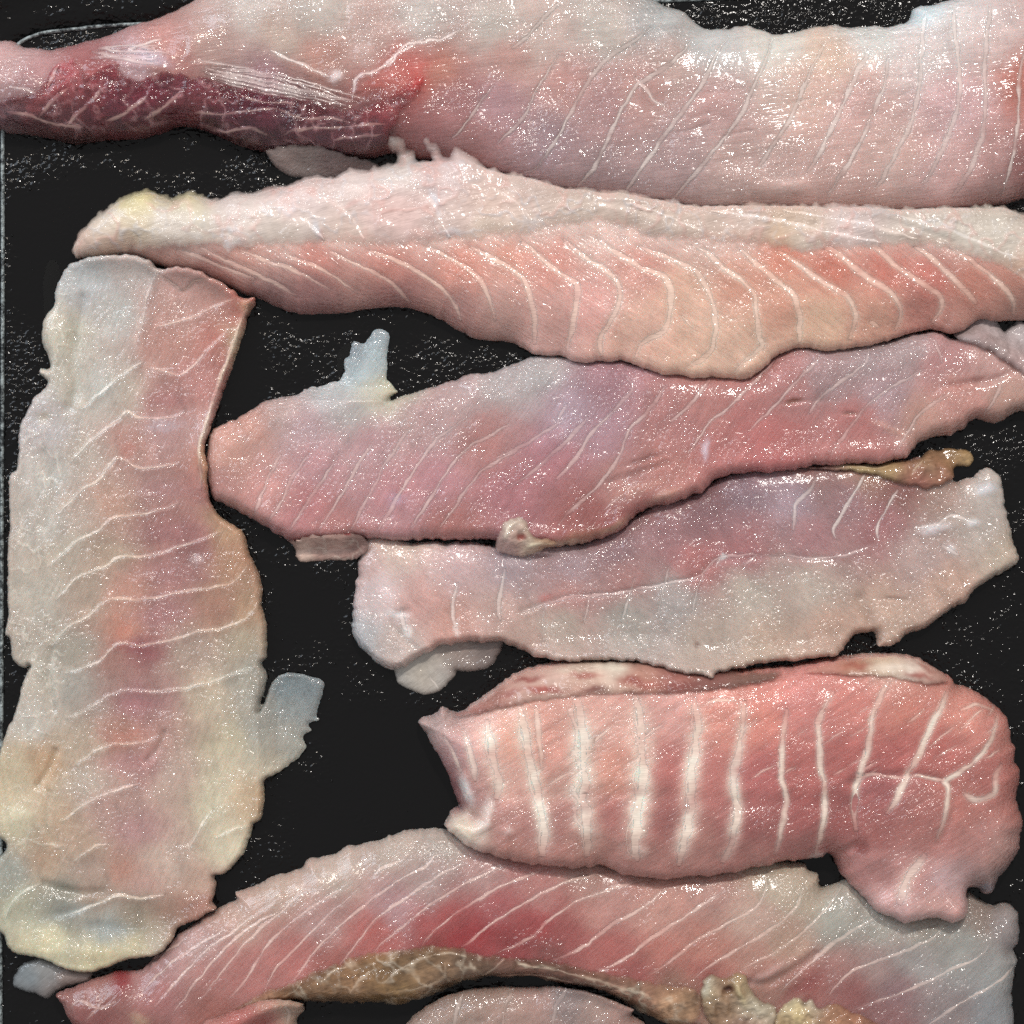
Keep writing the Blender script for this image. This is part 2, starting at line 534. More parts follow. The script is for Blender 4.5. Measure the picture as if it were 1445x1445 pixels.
def bead_mat():
    m, nt, b = nodes_of("worn_rim_edge")
    geo = nt.nodes.new("ShaderNodeNewGeometry"); pos = geo.outputs["Position"]
    w = maprange(nt, noise_n(nt, pos, 500, 4.0, 0.7), 0.40, 0.60, 0.0, 1.0)
    mx = nt.nodes.new("ShaderNodeMix"); mx.data_type = 'RGBA'
    nt.links.new(w, mx.inputs[0])
    mx.inputs[6].default_value = (0.03, 0.035, 0.037, 1)
    mx.inputs[7].default_value = (0.30, 0.34, 0.34, 1)
    nt.links.new(mx.outputs[2], b.inputs["Base Color"])
    b.inputs["Roughness"].default_value = 0.35
    bp = nt.nodes.new("ShaderNodeBump"); bp.inputs["Distance"].default_value = 0.0006
    nt.links.new(noise_n(nt, pos, 900, 2.0), bp.inputs["Height"]); nt.links.new(bp.outputs[0], b.inputs["Normal"])
    return m

M_COAT = coat_mat(); M_BEAD = bead_mat()
KF = (DIST + ZREF) / DIST            # the floor lies below the reference height, so it reaches a little further out

def floorpt(p):
    return ((p[0] - CX) * KF + CX, (p[1] - CY) * KF + CY)

bead_path = [floorpt(p) for p in [(3, 700), (4, 400), (4, 160), (8, 95), (26, 62), (60, 47), (110, 41), (160, 36), (500, 20), (940, 1), (1250, -12),
             (1520, -22), (1580, -5), (1605, 60), (1610, 400), (1610, 1000), (1608, 1500), (1585, 1575), (1520, 1600),
             (1000, 1604), (500, 1604), (90, 1600), (25, 1575), (2, 1500), (2, 1100)]]
bead = spline(bead_path, True, 6.0)
cen = bead.mean(0)

def ring(scale_out, z):
    d = bead - cen
    t = np.roll(bead, -1, 0) - np.roll(bead, 1, 0)
    t /= np.hypot(t[:, 0], t[:, 1])[:, None]
    n = np.stack([t[:, 1], -t[:, 0]], 1)
    sgn = np.sign((n * d).sum(1).mean())
    p = bead + n * sgn * scale_out
    return wpos(p[:, 0], p[:, 1], np.full(len(p), float(z)))

def loft(name, rings, mat, parent, closed_section=False):
    n = len(rings[0]); K = len(rings)
    V = np.concatenate(rings)
    q = []
    i = np.arange(n); j = (i + 1) % n
    for k in range(K if closed_section else K - 1):
        k2 = (k + 1) % K
        q.append(np.stack([k * n + i, k2 * n + i, k2 * n + j, k * n + j], 1))
    return mesh_arrays(name, V, np.concatenate(q), None, mat, parent)

pan = thing('griddle_pan', 'black square non-stick griddle pan under all the raw fish', 'griddle pan', 800, 800)
NP = 121
xs_ = np.linspace(-10, 1620, NP); ys_ = np.linspace(-30, 1615, NP)
FXX, FYY = np.meshgrid(xs_, ys_)
WET_SHADE = np.full(FXX.shape, -3.0)
for (x, y, rx, ry, s_) in [(95,300,120,85,3),(55,410,60,95,2.5),(250,215,150,26,1.6),(540,1095,115,100,3.2),(465,1190,80,55,2.5),(345,540,30,110,2.0),(450,455,90,14,1.4),(600,462,80,14,1.2),(1170,1235,30,18,2),(560,1440,70,16,2),(1405,1300,50,30,1.4),(420,860,50,60,.9)]:  # juice pools; bands below and right of fillets stand in for their shade
    WET_SHADE = np.maximum(WET_SHADE, s_ * (1 - np.sqrt(((FXX - x) / rx) ** 2 + ((FYY - y) / ry) ** 2)) + 1.2 * fbm(FXX, FYY, 60, 402, 3))
WET_SHADE = np.clip(0.15 + WET_SHADE * 0.9, 0, 1)
wc = np.stack([WET_SHADE, WET_SHADE, WET_SHADE, np.ones_like(WET_SHADE)], -1).reshape(-1, 4)
V = np.concatenate([wpos(FXX.ravel(), FYY.ravel(), np.zeros(FXX.size)), wpos(FXX.ravel(), FYY.ravel(), np.full(FXX.size, -12.0))])
ii = np.arange(NP - 1)[:, None] * NP + np.arange(NP - 1)[None]
qt = np.stack([ii, ii + NP, ii + NP + 1, ii + 1], -1).reshape(-1, 4)
mesh_arrays('cooking_surface', V, np.concatenate([qt, qt[:, ::-1] + NP * NP]), np.concatenate([wc, wc]), M_COAT, pan)
loft('rim_edge', [ring(-3.2, -1), ring(-2.4, 3.2), ring(-0.6, 4.6), ring(0.9, 4.4), ring(2.4, 2.6), ring(2.8, -1)], M_BEAD, pan, True)
loft('rim', [ring(2.5, 0.5), ring(30, 2.5), ring(60, 9), ring(78, 30), ring(88, 34), ring(98, 30), ring(98, -16), ring(0, -16)], M_COAT, pan, True)

# ------------------------------------------------------------------ fillet along the top
f1 = thing('fish_fillet', 'longest pale pink fillet along the top, dark red muscle at its left end', 'fish fillet', 720, 150, GROUP)
M1 = flesh_mat("flesh_top", 8, 0.35, 1.05, None, 0.25, 1.0, 0.09, 0.11)
L1 = [
 [(791,6,2.0,.5),(766,30),(747,53),(722,73)],
 [(789,80,1.8,.5),(775,102),(755,133),(742,163),(728,180),(700,207)],
 [(696,122,1.6,.5),(674,155),(655,180),(638,199)],
 [(921,42,1.9,.7),(894,61),(866,78),(844,100),(822,130),(808,155),(791,188),(775,216),(758,238),(739,246)],
 [(977,58,2.3,.85),(944,94),(916,111),(897,125),(880,152),(866,180),(855,202),(838,238),(813,266)],
 [(1029,50,2.3,.8),(1010,80),(991,119),(966,155),(944,185),(919,219),(894,255),(880,274)],
 [(1092,53,2.0,.7),(1080,85),(1068,111),(1049,155),(1027,191),(999,224),(966,263),(949,282)],
 [(1164,61,2.4,.75),(1142,102),(1125,144),(1109,177),(1087,208),(1067,241)],
 [(1225,72,2.6,.8),(1211,97),(1194,136),(1170,185),(1153,219),(1136,246)],
 [(1251,83,2.6,.8),(1244,125),(1228,166),(1211,202),(1192,238),(1167,277)],
 [(1307,17,2.8,.85),(1300,50),(1296,97),(1291,147),(1275,191),(1255,230),(1233,269)],
 [(1344,14,2.8,.85),(1344,55),(1349,105),(1349,144),(1336,188),(1313,241),(1300,263)],
 [(1397,11,2.8,.85),(1388,55),(1384,102),(1387,138),(1383,188),(1369,233),(1344,280)],
 [(1448,60,2.2,.8),(1433,111),(1433,166),(1427,216),(1413,277)],
 [(172,83,2.2,.7),(199,66),(230,57)],
 [(257,88,1.8,.6),(267,75),(266,58)],
 [(383,75,2.2,.75),(410,88),(433,97),(466,113)],
 [(291,100,2.4,.6),(350,112),(420,128),(499,147)],
 [(300,112,1.8,.5),(370,128),(440,142),(490,152)],
 [(499,147,1.8,.6),(505,115),(540,100),(560,80),(600,58)],
 [(130,72,2.0,.6),(165,84),(200,92),(230,97)],
 [(199,149,1.8,.4),(180,164),(160,173)],[(255,128,1.8,.4),(240,150),(220,167)],
 [(275,158,1.6,.35),(310,158),(350,166),(395,160)],
 [(15,125,2.2,.4),(45,132),(70,142),(95,168)],
 [(895,112,2.0,.75),(908,128),(925,148),(938,153)],
 [(560,80,2.0,.6),(575,66),(620,60),(650,45)],[(540,102,1.8,.7),(552,92),(566,72)],
]
for k in range(14):
    rr = random.Random(300 + k)
    o_ = rr.uniform(-16, 16); x0 = rr.uniform(270, 340)
    L1.append([(x0, 104 + o_ * .7 + (x0 - 290) * .2, rr.uniform(.9, 1.6), rr.uniform(.3, .6)), (x0 + 60, 114 + o_ + (x0 - 290) * .22), (x0 + 120, 128 + o_ * .8 + (x0 - 290) * .22), (x0 + rr.uniform(140, 190), 140 + o_ * .3 + (x0 - 290) * .25)])
for k in range(8):
    rr = random.Random(340 + k)
    x0 = rr.uniform(125, 160); y0 = rr.uniform(66, 90)
    L1.append([(x0, y0, rr.uniform(.9, 1.5), rr.uniform(.3, .6)), (x0 + 40, y0 + rr.uniform(-4, 8)), (x0 + 90, y0 + rr.uniform(-6, 14))])
O1 = [(-70,70),(-40,52),(0,51),(17,54),(30,61),(64,65),(83,62),(122,51),(155,41),(172,33),(194,26),(210,22),(235,12),(255,3),(300,-22),
 (420,-42),(600,-52),(780,-45),(880,-28),(935,0),(949,4),(966,10),(977,19),(988,29),(1004,35),(1027,35),(1054,31),(1074,36),(1095,43),(1122,39),
 (1142,35),(1156,32),(1178,29),(1203,32),(1233,29),(1255,31),(1280,28),(1289,21),(1293,8),(1302,3),(1322,0),(1400,-22),(1480,-20),(1525,60),(1530,150),(1500,235),
 (1460,270),(1445,278),(1405,291),(1350,301),(1250,306),(1142,306),(1060,305),(1004,304),(921,294),(838,282),(778,273),(737,262),(690,246),(638,230),(591,220),
 (549,213),(505,221),(470,216),(430,212),(374,210),(340,203),(304,188),(277,177),(249,174),(230,181),(194,190),(138,194),(102,198),(55,188),(0,181),(-40,172),(-75,130)]
C1 = [(10,80,190,150,148),(60,110,178,128,128),(20,160,135,100,102),(120,120,158,72,72),(150,150,104,40,46),(60,165,96,54,54),(100,190,78,46,44),(200,90,185,150,155),
 (220,150,98,42,48),(250,100,180,120,112),(230,70,190,130,120),(300,60,185,150,140),(280,140,106,50,48),(350,160,92,36,42),(340,190,72,44,46),(300,180,84,44,46),
 (430,150,98,44,48),(420,185,90,54,56),(480,200,96,62,62),(380,110,165,120,125),(400,60,188,165,150),(450,90,185,135,120),(520,60,190,160,150),(600,30,190,178,170),
 (450,20,185,175,165),(350,15,190,180,172),(560,110,190,105,95),(590,110,188,80,72),(620,105,185,120,100),(560,150,130,58,58),(640,150,165,110,110),(530,175,115,68,70),
 (600,190,148,92,92),(650,200,158,108,106),(700,150,170,130,135),(720,90,188,144,134),(760,60,190,170,160),(850,40,185,175,165),(930,30,170,170,168),(800,120,186,136,128),
 (850,150,176,134,132),(780,200,160,130,135),(830,240,160,130,130),(900,130,190,146,138),(950,90,190,160,150),(1000,150,190,150,145),(1000,60,185,185,182),(950,220,170,140,138),
 (1050,240,180,150,142),(1100,60,205,200,190),(1150,120,205,170,155),(1200,150,205,163,155),(1250,220,195,160,150),(1200,270,190,150,140),(1300,60,205,190,185),(1350,40,205,192,188),
 (1400,60,205,180,175),(1350,150,205,165,165),(1330,240,195,155,150),(1400,220,185,140,135),(1440,120,190,112,96),(1440,230,150,95,92),(1400,270,165,125,120),(1230,45,200,200,195),(1300,12,205,220,225),
 (1160,80,210,182,160),(700,40,185,175,165),(-40,110,180,140,138),(1490,150,185,120,110)]
B1 = [(230,152,120,26,4,(92,38,46),.55,0),(90,158,70,18,2,(100,52,54),.5,0),(400,165,110,22,10,(98,46,50),.45,0),(148,105,16,20,20,(160,74,74),.6,0),(128,118,12,18,10,(170,88,86),.5,0),(350,145,45,12,20,(110,34,44),.7,0),(590,104,24,7,-40,(196,84,74),.45,0),(540,120,40,9,-20,(186,92,82),.6,1.5),
 (235,140,30,12,-45,(120,45,60),.6,0),(85,150,20,10,-20,(112,62,58),.5,0),(185,160,22,9,-30,(112,58,60),.55,0),(1085,268,30,14,0,(205,170,158),.4,4),(1115,265,22,12,0,(214,186,178),.5,6),
 (30,165,40,6,5,(185,180,190),.35,2),(220,85,26,10,20,(205,195,215),.5,2),(475,112,10,8,0,(225,215,215),.7,3)]
layer('flesh', f1, O1, 54, C1, M1, ew=(80, 58), sat=.82, gain=(1.05,1.01,1.0), streak=(-8,.05), rag=1.1, lines=L1, lumps=((6, 100, 5), (1.0, 30, 6)), blobs=B1, seed=11, edge_clear=0.35, edge_w=9,
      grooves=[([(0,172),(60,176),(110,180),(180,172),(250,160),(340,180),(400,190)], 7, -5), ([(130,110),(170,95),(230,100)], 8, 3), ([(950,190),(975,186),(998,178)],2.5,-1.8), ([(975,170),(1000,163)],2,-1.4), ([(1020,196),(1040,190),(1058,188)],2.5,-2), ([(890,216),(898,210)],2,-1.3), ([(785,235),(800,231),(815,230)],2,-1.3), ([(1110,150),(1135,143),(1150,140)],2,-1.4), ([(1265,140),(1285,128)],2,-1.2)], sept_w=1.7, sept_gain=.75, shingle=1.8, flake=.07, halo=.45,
      webs=[((176,140,136),.6,30,511,.05,[(100,160,90,30),(220,155,80,28),(340,180,90,22),(450,190,90,30)]),((70,34,38),.55,26,512,.10,[(120,150,60,26),(240,150,60,26),(350,160,80,22),(440,165,60,20)])])
layer('dark_muscle', f1, [(-22,150),(20,142),(52,132),(72,110),(84,88),(104,84),(118,96),(132,112),(150,96),(168,92),(178,108),(200,116),(240,106),(290,116),(340,126),(400,136),(450,146),(490,158),(530,150),(560,132),(590,112),(600,120),(585,150),(560,176),(548,205),(520,214),(490,217),(430,209),(374,207),(340,199),(304,184),(277,174),(249,171),(230,177),(194,186),(138,190),(102,193),(55,184),(0,178),(-25,172)], 2.0,
      [(0,165,112,84,84),(40,150,120,66,64),(30,172,92,60,58),(90,105,168,84,82),(108,118,172,92,88),(160,102,160,70,72),(95,150,96,44,44),(130,160,100,40,44),(170,130,108,44,52),(180,155,104,40,48),(210,140,112,36,50),(230,160,92,44,48),(100,188,84,50,44),(180,184,80,46,44),
       (270,150,104,52,50),(265,128,116,56,62),(320,150,110,44,50),(300,172,80,44,46),(370,155,104,32,46),(400,180,80,44,50),(360,190,70,42,44),(440,165,108,50,52),(450,195,86,54,56),(500,180,104,60,60),(520,205,96,64,64),(530,170,128,62,62),(570,140,165,80,74),(592,118,190,78,68)], M1,
      ew=(18, 14), seed=14, rag=3.0, lumps=((5, 30, 3), (3, 13, 4)), edge_clear=1.0, edge_w=7, min_rim=.4, drape=3, mottle=.16, warp=6, flake=.08, sept_col=(186,158,144), halo=.5, streak=(-30,.12), shingle=1.2, gain=(1.15,1.06,1.22),
      lines=[[(58,168,2,.5),(80,146),(102,128)],[(92,184,2.2,.55),(115,162),(142,138),(150,120)],[(150,174,2.2,.6),(176,164),(200,150),(213,138)],[(205,172,2.2,.6),(232,156),(262,130)],[(275,160,2,.55),(310,164),(350,160),(395,158)],[(280,176,2,.5),(320,186),(350,182),(380,192)],
             [(395,158,2,.5),(430,172),(470,170),(500,178)],[(400,192,2,.5),(440,184),(490,182),(545,178)],[(10,160,2.4,.5),(45,166),(85,178),(120,182)],[(470,200,2,.45),(500,196),(540,192)],[(340,140,2,.4),(380,148),(420,150)],[(70,130,2,.55),(78,112),(86,92)]],
      webs=[((170,134,126),.55,26,515,.06,None),((56,26,32),.5,22,516,.10,None)])
layer('torn_flap', f1, [(374,212),(400,206),(440,205),(470,212),(500,221),(530,228),(545,245),(520,256),(470,252),(430,248),(405,243),(388,232)], 8,
      [(385,215,165,145,138),(420,225,140,122,116),(470,235,120,98,96),(520,240,110,92,90)], M_FLAP, ew=(14, 14), sat=.75, seed=12, alpha=.93, edge_clear=.85, edge_w=5, lumps=((3, 20, 4),), rag=1.4)

# ------------------------------------------------------------------ fillet along the bottom
f7 = thing('fish_fillet', 'long fillet along the bottom with a deep red streak and brown membrane edge', 'fish fillet', 760, 1320, GROUP)
M7 = flesh_mat("flesh_bottom", 42, 0.4, 0.95, None, 0.27, 1.0, 0.09, 0.21)
L7 = [
 [(194,1377,1.44,0.48),(230,1347),(262,1325)],[(199,1399,1.62,0.64),(238,1363),(277,1336),(318,1311)],
 [(219,1420,1.62,0.68),(249,1385),(291,1341),(332,1313),(360,1291),(390,1273)],
 [(244,1430,1.53,0.64),(271,1394),(304,1352),(340,1318),(368,1300),(399,1283)],
 [(277,1416,1.53,0.64),(304,1383),(350,1327),(400,1283),(430,1258),(458,1254)],
 [(322,1410,1.62,0.68),(350,1377),(378,1333),(414,1297),(461,1266),(497,1242)],
 [(375,1394,1.53,0.60),(392,1363),(427,1327),(475,1280),(505,1255)],
 [(414,1383,1.53,0.60),(441,1347),(480,1305),(516,1275),(540,1255)],
 [(480,1358,1.71,0.64),(505,1327),(530,1297),(580,1261),(627,1230),(657,1219)],
 [(522,1244,1.80,0.64),(538,1225),(574,1212)],[(516,1275,1.62,0.56),(558,1244),(605,1219),(612,1208),(638,1204)],
 [(524,1344,1.53,0.56),(560,1313),(594,1286),(638,1255),(682,1233),(724,1217)],
 [(594,1333,1.62,0.60),(621,1305),(655,1280),(704,1250),(750,1233),(769,1225)],
 [(650,1336,1.62,0.64),(660,1330),(696,1300),(738,1275),(797,1244),(852,1233)],
 [(700,1345,1.80,0.68),(708,1341),(750,1322),(783,1291),(825,1266),(905,1243)],
 [(780,1354,1.98,0.72),(797,1349),(827,1333),(861,1305),(899,1283),(941,1255)],
 [(842,1368,1.98,0.72),(861,1363),(888,1347),(921,1322),(963,1294),(1018,1258)],
 [(915,1372,1.62,0.60),(927,1369),(957,1347),(980,1327),(1024,1302),(1065,1280),(1079,1255),(1082,1230)],
 [(977,1380,1.71,0.60),(1010,1355),(1046,1336),(1099,1302),(1125,1275),(1134,1250)],
 [(1045,1366,1.62,0.36),(1100,1338),(1156,1294),(1189,1253)],
 [(1100,1399,2.16,0.60),(1136,1363),(1178,1327),(1217,1305),(1240,1292)],
 [(1167,1402,1.80,0.56),(1200,1369),(1250,1350),(1305,1327),(1336,1305)],
 [(1200,1424,1.80,0.60),(1275,1399),(1336,1369),(1380,1349),(1399,1327)],
 [(1305,1448,1.98,0.64),(1349,1416),(1410,1383),(1438,1361)],
 [(96,1428,1.80,0.40),(112,1412),(140,1420),(165,1412)],[(120,1440,1.62,0.40),(135,1425),(150,1400)],
]
O7 = [(75,1408),(111,1394),(155,1377),(194,1374),(221,1352),(249,1322),(277,1302),(304,1286),(329,1275),(329,1264),(350,1257),(367,1251),(386,1240),(422,1229),(433,1217),
 (469,1211),(488,1200),(527,1192),(555,1181),(577,1174),(605,1173),(627,1175),(700,1192),(800,1208),(900,1225),(1000,1226),(1081,1216),(1136,1222),(1142,1230),(1158,1239),
 (1161,1255),(1170,1257),(1189,1250),(1200,1246),(1240,1262),(1300,1275),(1360,1270),(1372,1264),(1402,1282),(1430,1280),(1442,1291),(1445,1308),(1445,1333),(1435,1344),(1441,1358),(1437,1377),
 (1435,1405),(1437,1445),(1430,1490),(1300,1510),(1150,1500),(1020,1480),(960,1450),(910,1420),(866,1402),(811,1390),(750,1378),(696,1377),(638,1385),(591,1405),(555,1412),(494,1410),
 (441,1411),(405,1412),(370,1430),(320,1462),(240,1478),(150,1475),(100,1455),(83,1427)]
C7 = [(90,1420,150,100,95),(140,1400,155,105,98),(130,1435,140,78,76),(220,1400,170,108,106),(230,1360,180,140,138),(280,1340,185,150,145),(330,1290,190,155,140),(300,1380,185,122,116),
 (350,1370,190,120,114),(300,1420,158,96,86),(400,1260,185,160,145),(450,1300,190,145,140),(420,1350,190,112,106),(480,1230,185,165,152),(560,1200,185,168,155),(620,1190,175,160,150),
 (600,1240,185,155,150),(560,1280,190,145,148),(530,1320,188,100,94),(470,1365,168,92,82),(620,1300,180,82,82),(650,1320,162,50,56),(680,1310,162,54,58),(620,1335,148,62,58),
 (700,1280,185,98,100),(680,1240,185,145,140),(760,1300,175,70,72),(720,1330,146,56,58),(760,1260,190,128,122),(800,1320,168,86,84),(780,1345,138,76,72),(830,1240,180,140,130),
 (850,1290,195,138,128),(860,1340,180,100,94),(930,1290,195,145,132),(930,1340,190,118,106),(900,1370,162,86,82),(1000,1260,185,140,130),(1000,1340,195,128,112),(1000,1370,172,96,88),
 (1060,1300,195,160,145),(1100,1250,180,165,145),(1060,1350,190,138,122),(1140,1270,180,165,145),(1110,1330,185,150,130),(1180,1300,165,165,155),(1140,1390,162,90,84),(1180,1370,175,122,116),
 (1230,1300,165,160,150),(1230,1360,170,140,135),(1200,1400,156,90,88),(1300,1310,160,155,145),(1300,1360,165,160,158),(1260,1400,148,112,116),(1350,1330,160,160,155),(1380,1300,145,125,115),
 (1400,1370,158,156,154),(1340,1420,145,130,130),(1420,1320,140,130,130),(1400,1430,142,143,147),(1250,1430,146,100,100),(1100,1410,160,114,100),(1030,1420,160,128,100),(950,1400,155,110,92),(1150,1470,150,110,95),(200,1450,150,95,88)]
B7 = [(668,1318,42,9,-12,(160,46,52),.55,0),(740,1312,40,8,10,(168,64,66),.4,0),(168,1385,14,22,-25,(140,36,44),.85,4),(172,1365,12,8,0,(170,80,70),.7,2),(200,1438,14,10,30,(180,150,120),.6,3),
 (1055,1375,45,10,-25,(178,120,108),.6,3),(1130,1392,40,8,-35,(150,74,72),.6,-2),(1080,1375,40,7,-28,(196,152,144),.7,4)]
layer('torn_flap', f7, [(11,1385),(20,1372),(33,1363),(55,1358),(94,1372),(125,1378),(120,1392),(91,1398),(61,1415),(44,1410),(14,1399)], 10,
      [(30,1385,130,140,145),(60,1375,150,150,148),(90,1385,150,125,115),(60,1400,135,120,115)], M_FLAP, ew=(12, 12), sat=.75, seed=71, alpha=.93, edge_clear=.85, edge_w=5, lumps=((3, 18, 4),))
layer('flesh', f7, O7, 42, C7, M7, ew=(62, 26), sat=.84, gain=(1.12,1.09,1.06), streak=(-52,.04), rag=1.4, lines=L7, lumps=((5, 100, 15), (.8, 26, 16)), blobs=B7, seed=13, edge_clear=0.18, edge_w=6, sept_w=1.5, shingle=.9, flake=.06, halo=.4,
      sept_col=(234, 205, 190), grooves=[([(1050,1385),(1085,1385),(1120,1365),(1150,1345)], 6, -4)])
mm, info = layer('brown_membrane', f7, [(330,1425),(352,1410),(375,1396),(414,1385),(448,1368),(480,1358),(522,1343),(560,1338),(594,1332),(640,1334),(675,1344),(710,1348),(760,1354),(820,1364),(870,1374),(930,1387),(985,1398),
      (990,1424),(960,1452),(915,1440),(890,1424),(866,1410),(838,1398),(811,1394),(785,1390),(750,1383),(720,1384),(696,1382),(668,1388),(638,1396),(616,1408),(591,1417),(571,1422),(555,1425),(522,1420),(494,1421),(441,1418),(405,1414),(370,1420)], 5,
      [(350,1410,179,134,106),(420,1395,153,117,87),(480,1380,151,115,82),(540,1370,143,110,75),(560,1400,148,115,72),(600,1360,134,104,75),(620,1390,163,130,100),(680,1365,121,96,77),(720,1368,140,102,87),(780,1375,134,92,77),(850,1385,143,104,87),(900,1405,166,122,100),(950,1420,192,151,115)], M_MEMB, ew=(14, 12), seed=72, rag=2.6, lumps=((2.5, 14, 3), (3, 30, 8), (1, 7, 9)), mottle=.28, warp=8, alpha=.85, gain=(1.18,1.16,1.15), edge_clear=.9, edge_w=9, webs=[((206,188,164),.85,24,531,.07,None),((92,68,48),.6,20,532,.12,None)],
      lines=[[(455,1382,1.8,.5),(470,1368),(490,1362)],[(495,1400,2.0,.55),(508,1380),(535,1362)],[(540,1385,2.2,.55),(565,1365),(590,1352),(612,1345)],[(545,1400,2.0,.4),(590,1392),(625,1380),(628,1355)],
             [(395,1408,1.6,.4),(415,1398),(425,1385)],[(560,1418,2.4,.6),(556,1410),(548,1402)],[(680,1378,1.8,.4),(700,1362),(712,1350)],[(730,1358,2.0,.45),(790,1368),(850,1384),(900,1402)],[(860,1400,2.4,.5),(890,1396),(915,1404)],
             [(610,1345,1.6,.5),(635,1342),(660,1348)],[(700,1380,1.6,.35),(760,1378),(810,1388)]],
      sept_col=(196,178,156), halo=.5, min_rim=1.2, drape=3, shingle=.6)
layer('gristle', f7, [(988,1392),(992,1380),(1005,1374),(1022,1376),(1038,1370),(1050,1374),(1058,1392),(1070,1410),(1095,1420),(1090,1450),(1060,1470),(1020,1462),(1000,1440),(988,1418)], 9,
      [(1000,1385,205,195,170),(995,1400,165,140,100),(1020,1385,175,130,95),(1028,1395,105,55,45),(1045,1390,190,165,120),(1060,1415,200,190,165),(1030,1425,160,128,100),(1010,1430,150,115,85),(1050,1450,150,110,95)],
      M_MEMB, ew=(12, 12), edge_clear=.9, edge_w=4, min_rim=1, seed=73, rag=1.8, lumps=((9, 18, 5), (5, 9, 6)), mottle=.14, warp=6, blobs=[(1027,1394,7,6,0,(90,42,36),.9,-9),(1042,1398,5,20,-25,(205,185,140),.7,7),(995,1392,7,12,0,(212,204,180),.7,4)], drape=3)
layer('gristle', f7, [(1095,1425),(1112,1410),(1125,1405),(1135,1412),(1146,1408),(1150,1420),(1175,1414),(1200,1424),(1230,1436),(1245,1455),(1200,1480),(1120,1480),(1092,1455)], 7,
      [(1118,1415,205,190,150),(1130,1430,190,150,90),(1140,1415,205,195,180),(1165,1428,170,115,80),(1200,1435,175,120,90),(1225,1450,160,110,90),(1110,1450,180,150,110)],
      M_MEMB, ew=(12, 12), edge_clear=.9, edge_w=4, min_rim=1, seed=74, rag=1.8, lumps=((7, 16, 5), (4, 8, 6)), mottle=.14, warp=6, blobs=[(1133,1414,6,4,0,(120,95,80),.7,-5),(1125,1425,8,14,0,(210,185,130),.6,4)], drape=3)

# ------------------------------------------------------------------ rolled piece with white bands
f6 = thing('fish_fillet', 'thick rolled salmon-pink fillet with broad white bands, lower right', 'fish fillet', 1020, 1090, GROUP)
M6 = flesh_mat("flesh_rolled", 32, 0.9, 0.9, None, 0.25, 1.0, 0.10, 0.31)
L6 = [
 [(655,1027,4.0,.5),(666,1071),(672,1100)],[(688,1013,6.5,.75),(693,1060),(704,1099),(700,1125)],
 [(627,1036,2.6,.55),(640,1060),(650,1090)],
 [(733,991,6.5,.85),(742,1046),(753,1099),(757,1118),(766,1164),(765,1205)],[(756,995,3.2,.5),(760,1040),(764,1085)],
 [(811,982,9.5,.9),(819,1032),(822,1100),(819,1120),(825,1164),(827,1205)],
 [(894,977,9.0,.95),(902,1027),(902,1100),(899,1128),(891,1178),(898,1212)],
 [(977,980,7.0,.85),(980,1032),(971,1100),(971,1142),(960,1192),(955,1218)],
 [(1046,985,5.4,.8),(1043,1032),(1032,1100),(1035,1128),(1029,1183),(1018,1214)],
 [(1106,996,3.2,.75),(1100,1046),(1098,1090),(1106,1125),(1100,1161),(1092,1204)],
 [(1172,972,3.8,.85),(1150,1016),(1153,1060),(1153,1078),(1160,1114),(1156,1161),(1150,1204)],
 [(1250,960,3.6,.9),(1228,999),(1219,1054),(1205,1098),(1200,1134),(1203,1170)],
 [(1336,971,3.8,.9),(1316,1007),(1294,1054),(1272,1094),(1255,1128),(1245,1145)],
 [(1410,1007,2.8,.85),(1385,1052),(1358,1079),(1327,1099),(1333,1109),(1325,1150),(1314,1183)],
 [(1410,1075,3.6,.6),(1400,1090),(1397,1114),(1369,1125),(1352,1112)],
 [(1272,1094,2.4,.6),(1290,1090),(1310,1096),(1327,1099)],[(1205,1096,2.0,.5),(1225,1088),(1255,1093),(1272,1094)],
 [(1350,1000,1.8,.5),(1375,992),(1405,1003)],
 [(1300,1200,5,.4),(1275,1235),(1262,1270)],
 [(990,992,1.6,.5),(1010,986),(1040,986)],
]
for k in range(46):
    rr = random.Random(900 + k)
    x = rr.uniform(770, 1390); y = rr.uniform(1000, 1105); l = rr.uniform(16, 42); a = -rr.uniform(.45, .75)
    if k < 26:
        L6.append([(x, y, rr.uniform(.9, 1.5), rr.uniform(.25, .5)), (x + l * .5, y + l * .5 * math.tan(a) + rr.uniform(-2, 2)), (x + l, y + l * math.tan(a))])
O6 = [(588,1021),(594,1016),(616,1006),(624,1000),(643,1007),(657,1002),(682,985),(704,968),(726,953),(742,945),(772,938),(797,932),(825,931),(877,930),(921,932),(960,938),(1000,943),(1045,946),(1073,944),(1128,938),
 (1170,930),(1206,926),(1239,924),(1272,924),(1294,928),(1313,938),(1330,946),(1347,960),(1352,967),(1374,974),(1397,985),(1413,999),(1427,1016),(1433,1043),(1438,1063),(1436,1078),(1444,1089),(1443,1103),(1439,1131),(1447,1156),(1444,1200),
 (1430,1225),(1421,1236),(1413,1242),(1405,1261),(1394,1264),(1383,1255),(1369,1257),(1367,1283),(1358,1294),(1344,1300),(1322,1294),(1300,1297),(1275,1300),(1261,1294),(1239,1287),(1225,1276),(1214,1261),(1200,1250),(1189,1236),
 (1181,1217),(1171,1208),(1164,1214),(1145,1217),(1111,1217),(1081,1222),(1068,1225),(1013,1235),(966,1236),(935,1242),(899,1236),(877,1233),(849,1222),(822,1224),(783,1221),(742,1217),(704,1208),(677,1201),(657,1194),(643,1181),(627,1167),
 (635,1147),(649,1142),(645,1134),(638,1114),(627,1087),(616,1067),(605,1048),(591,1027)]
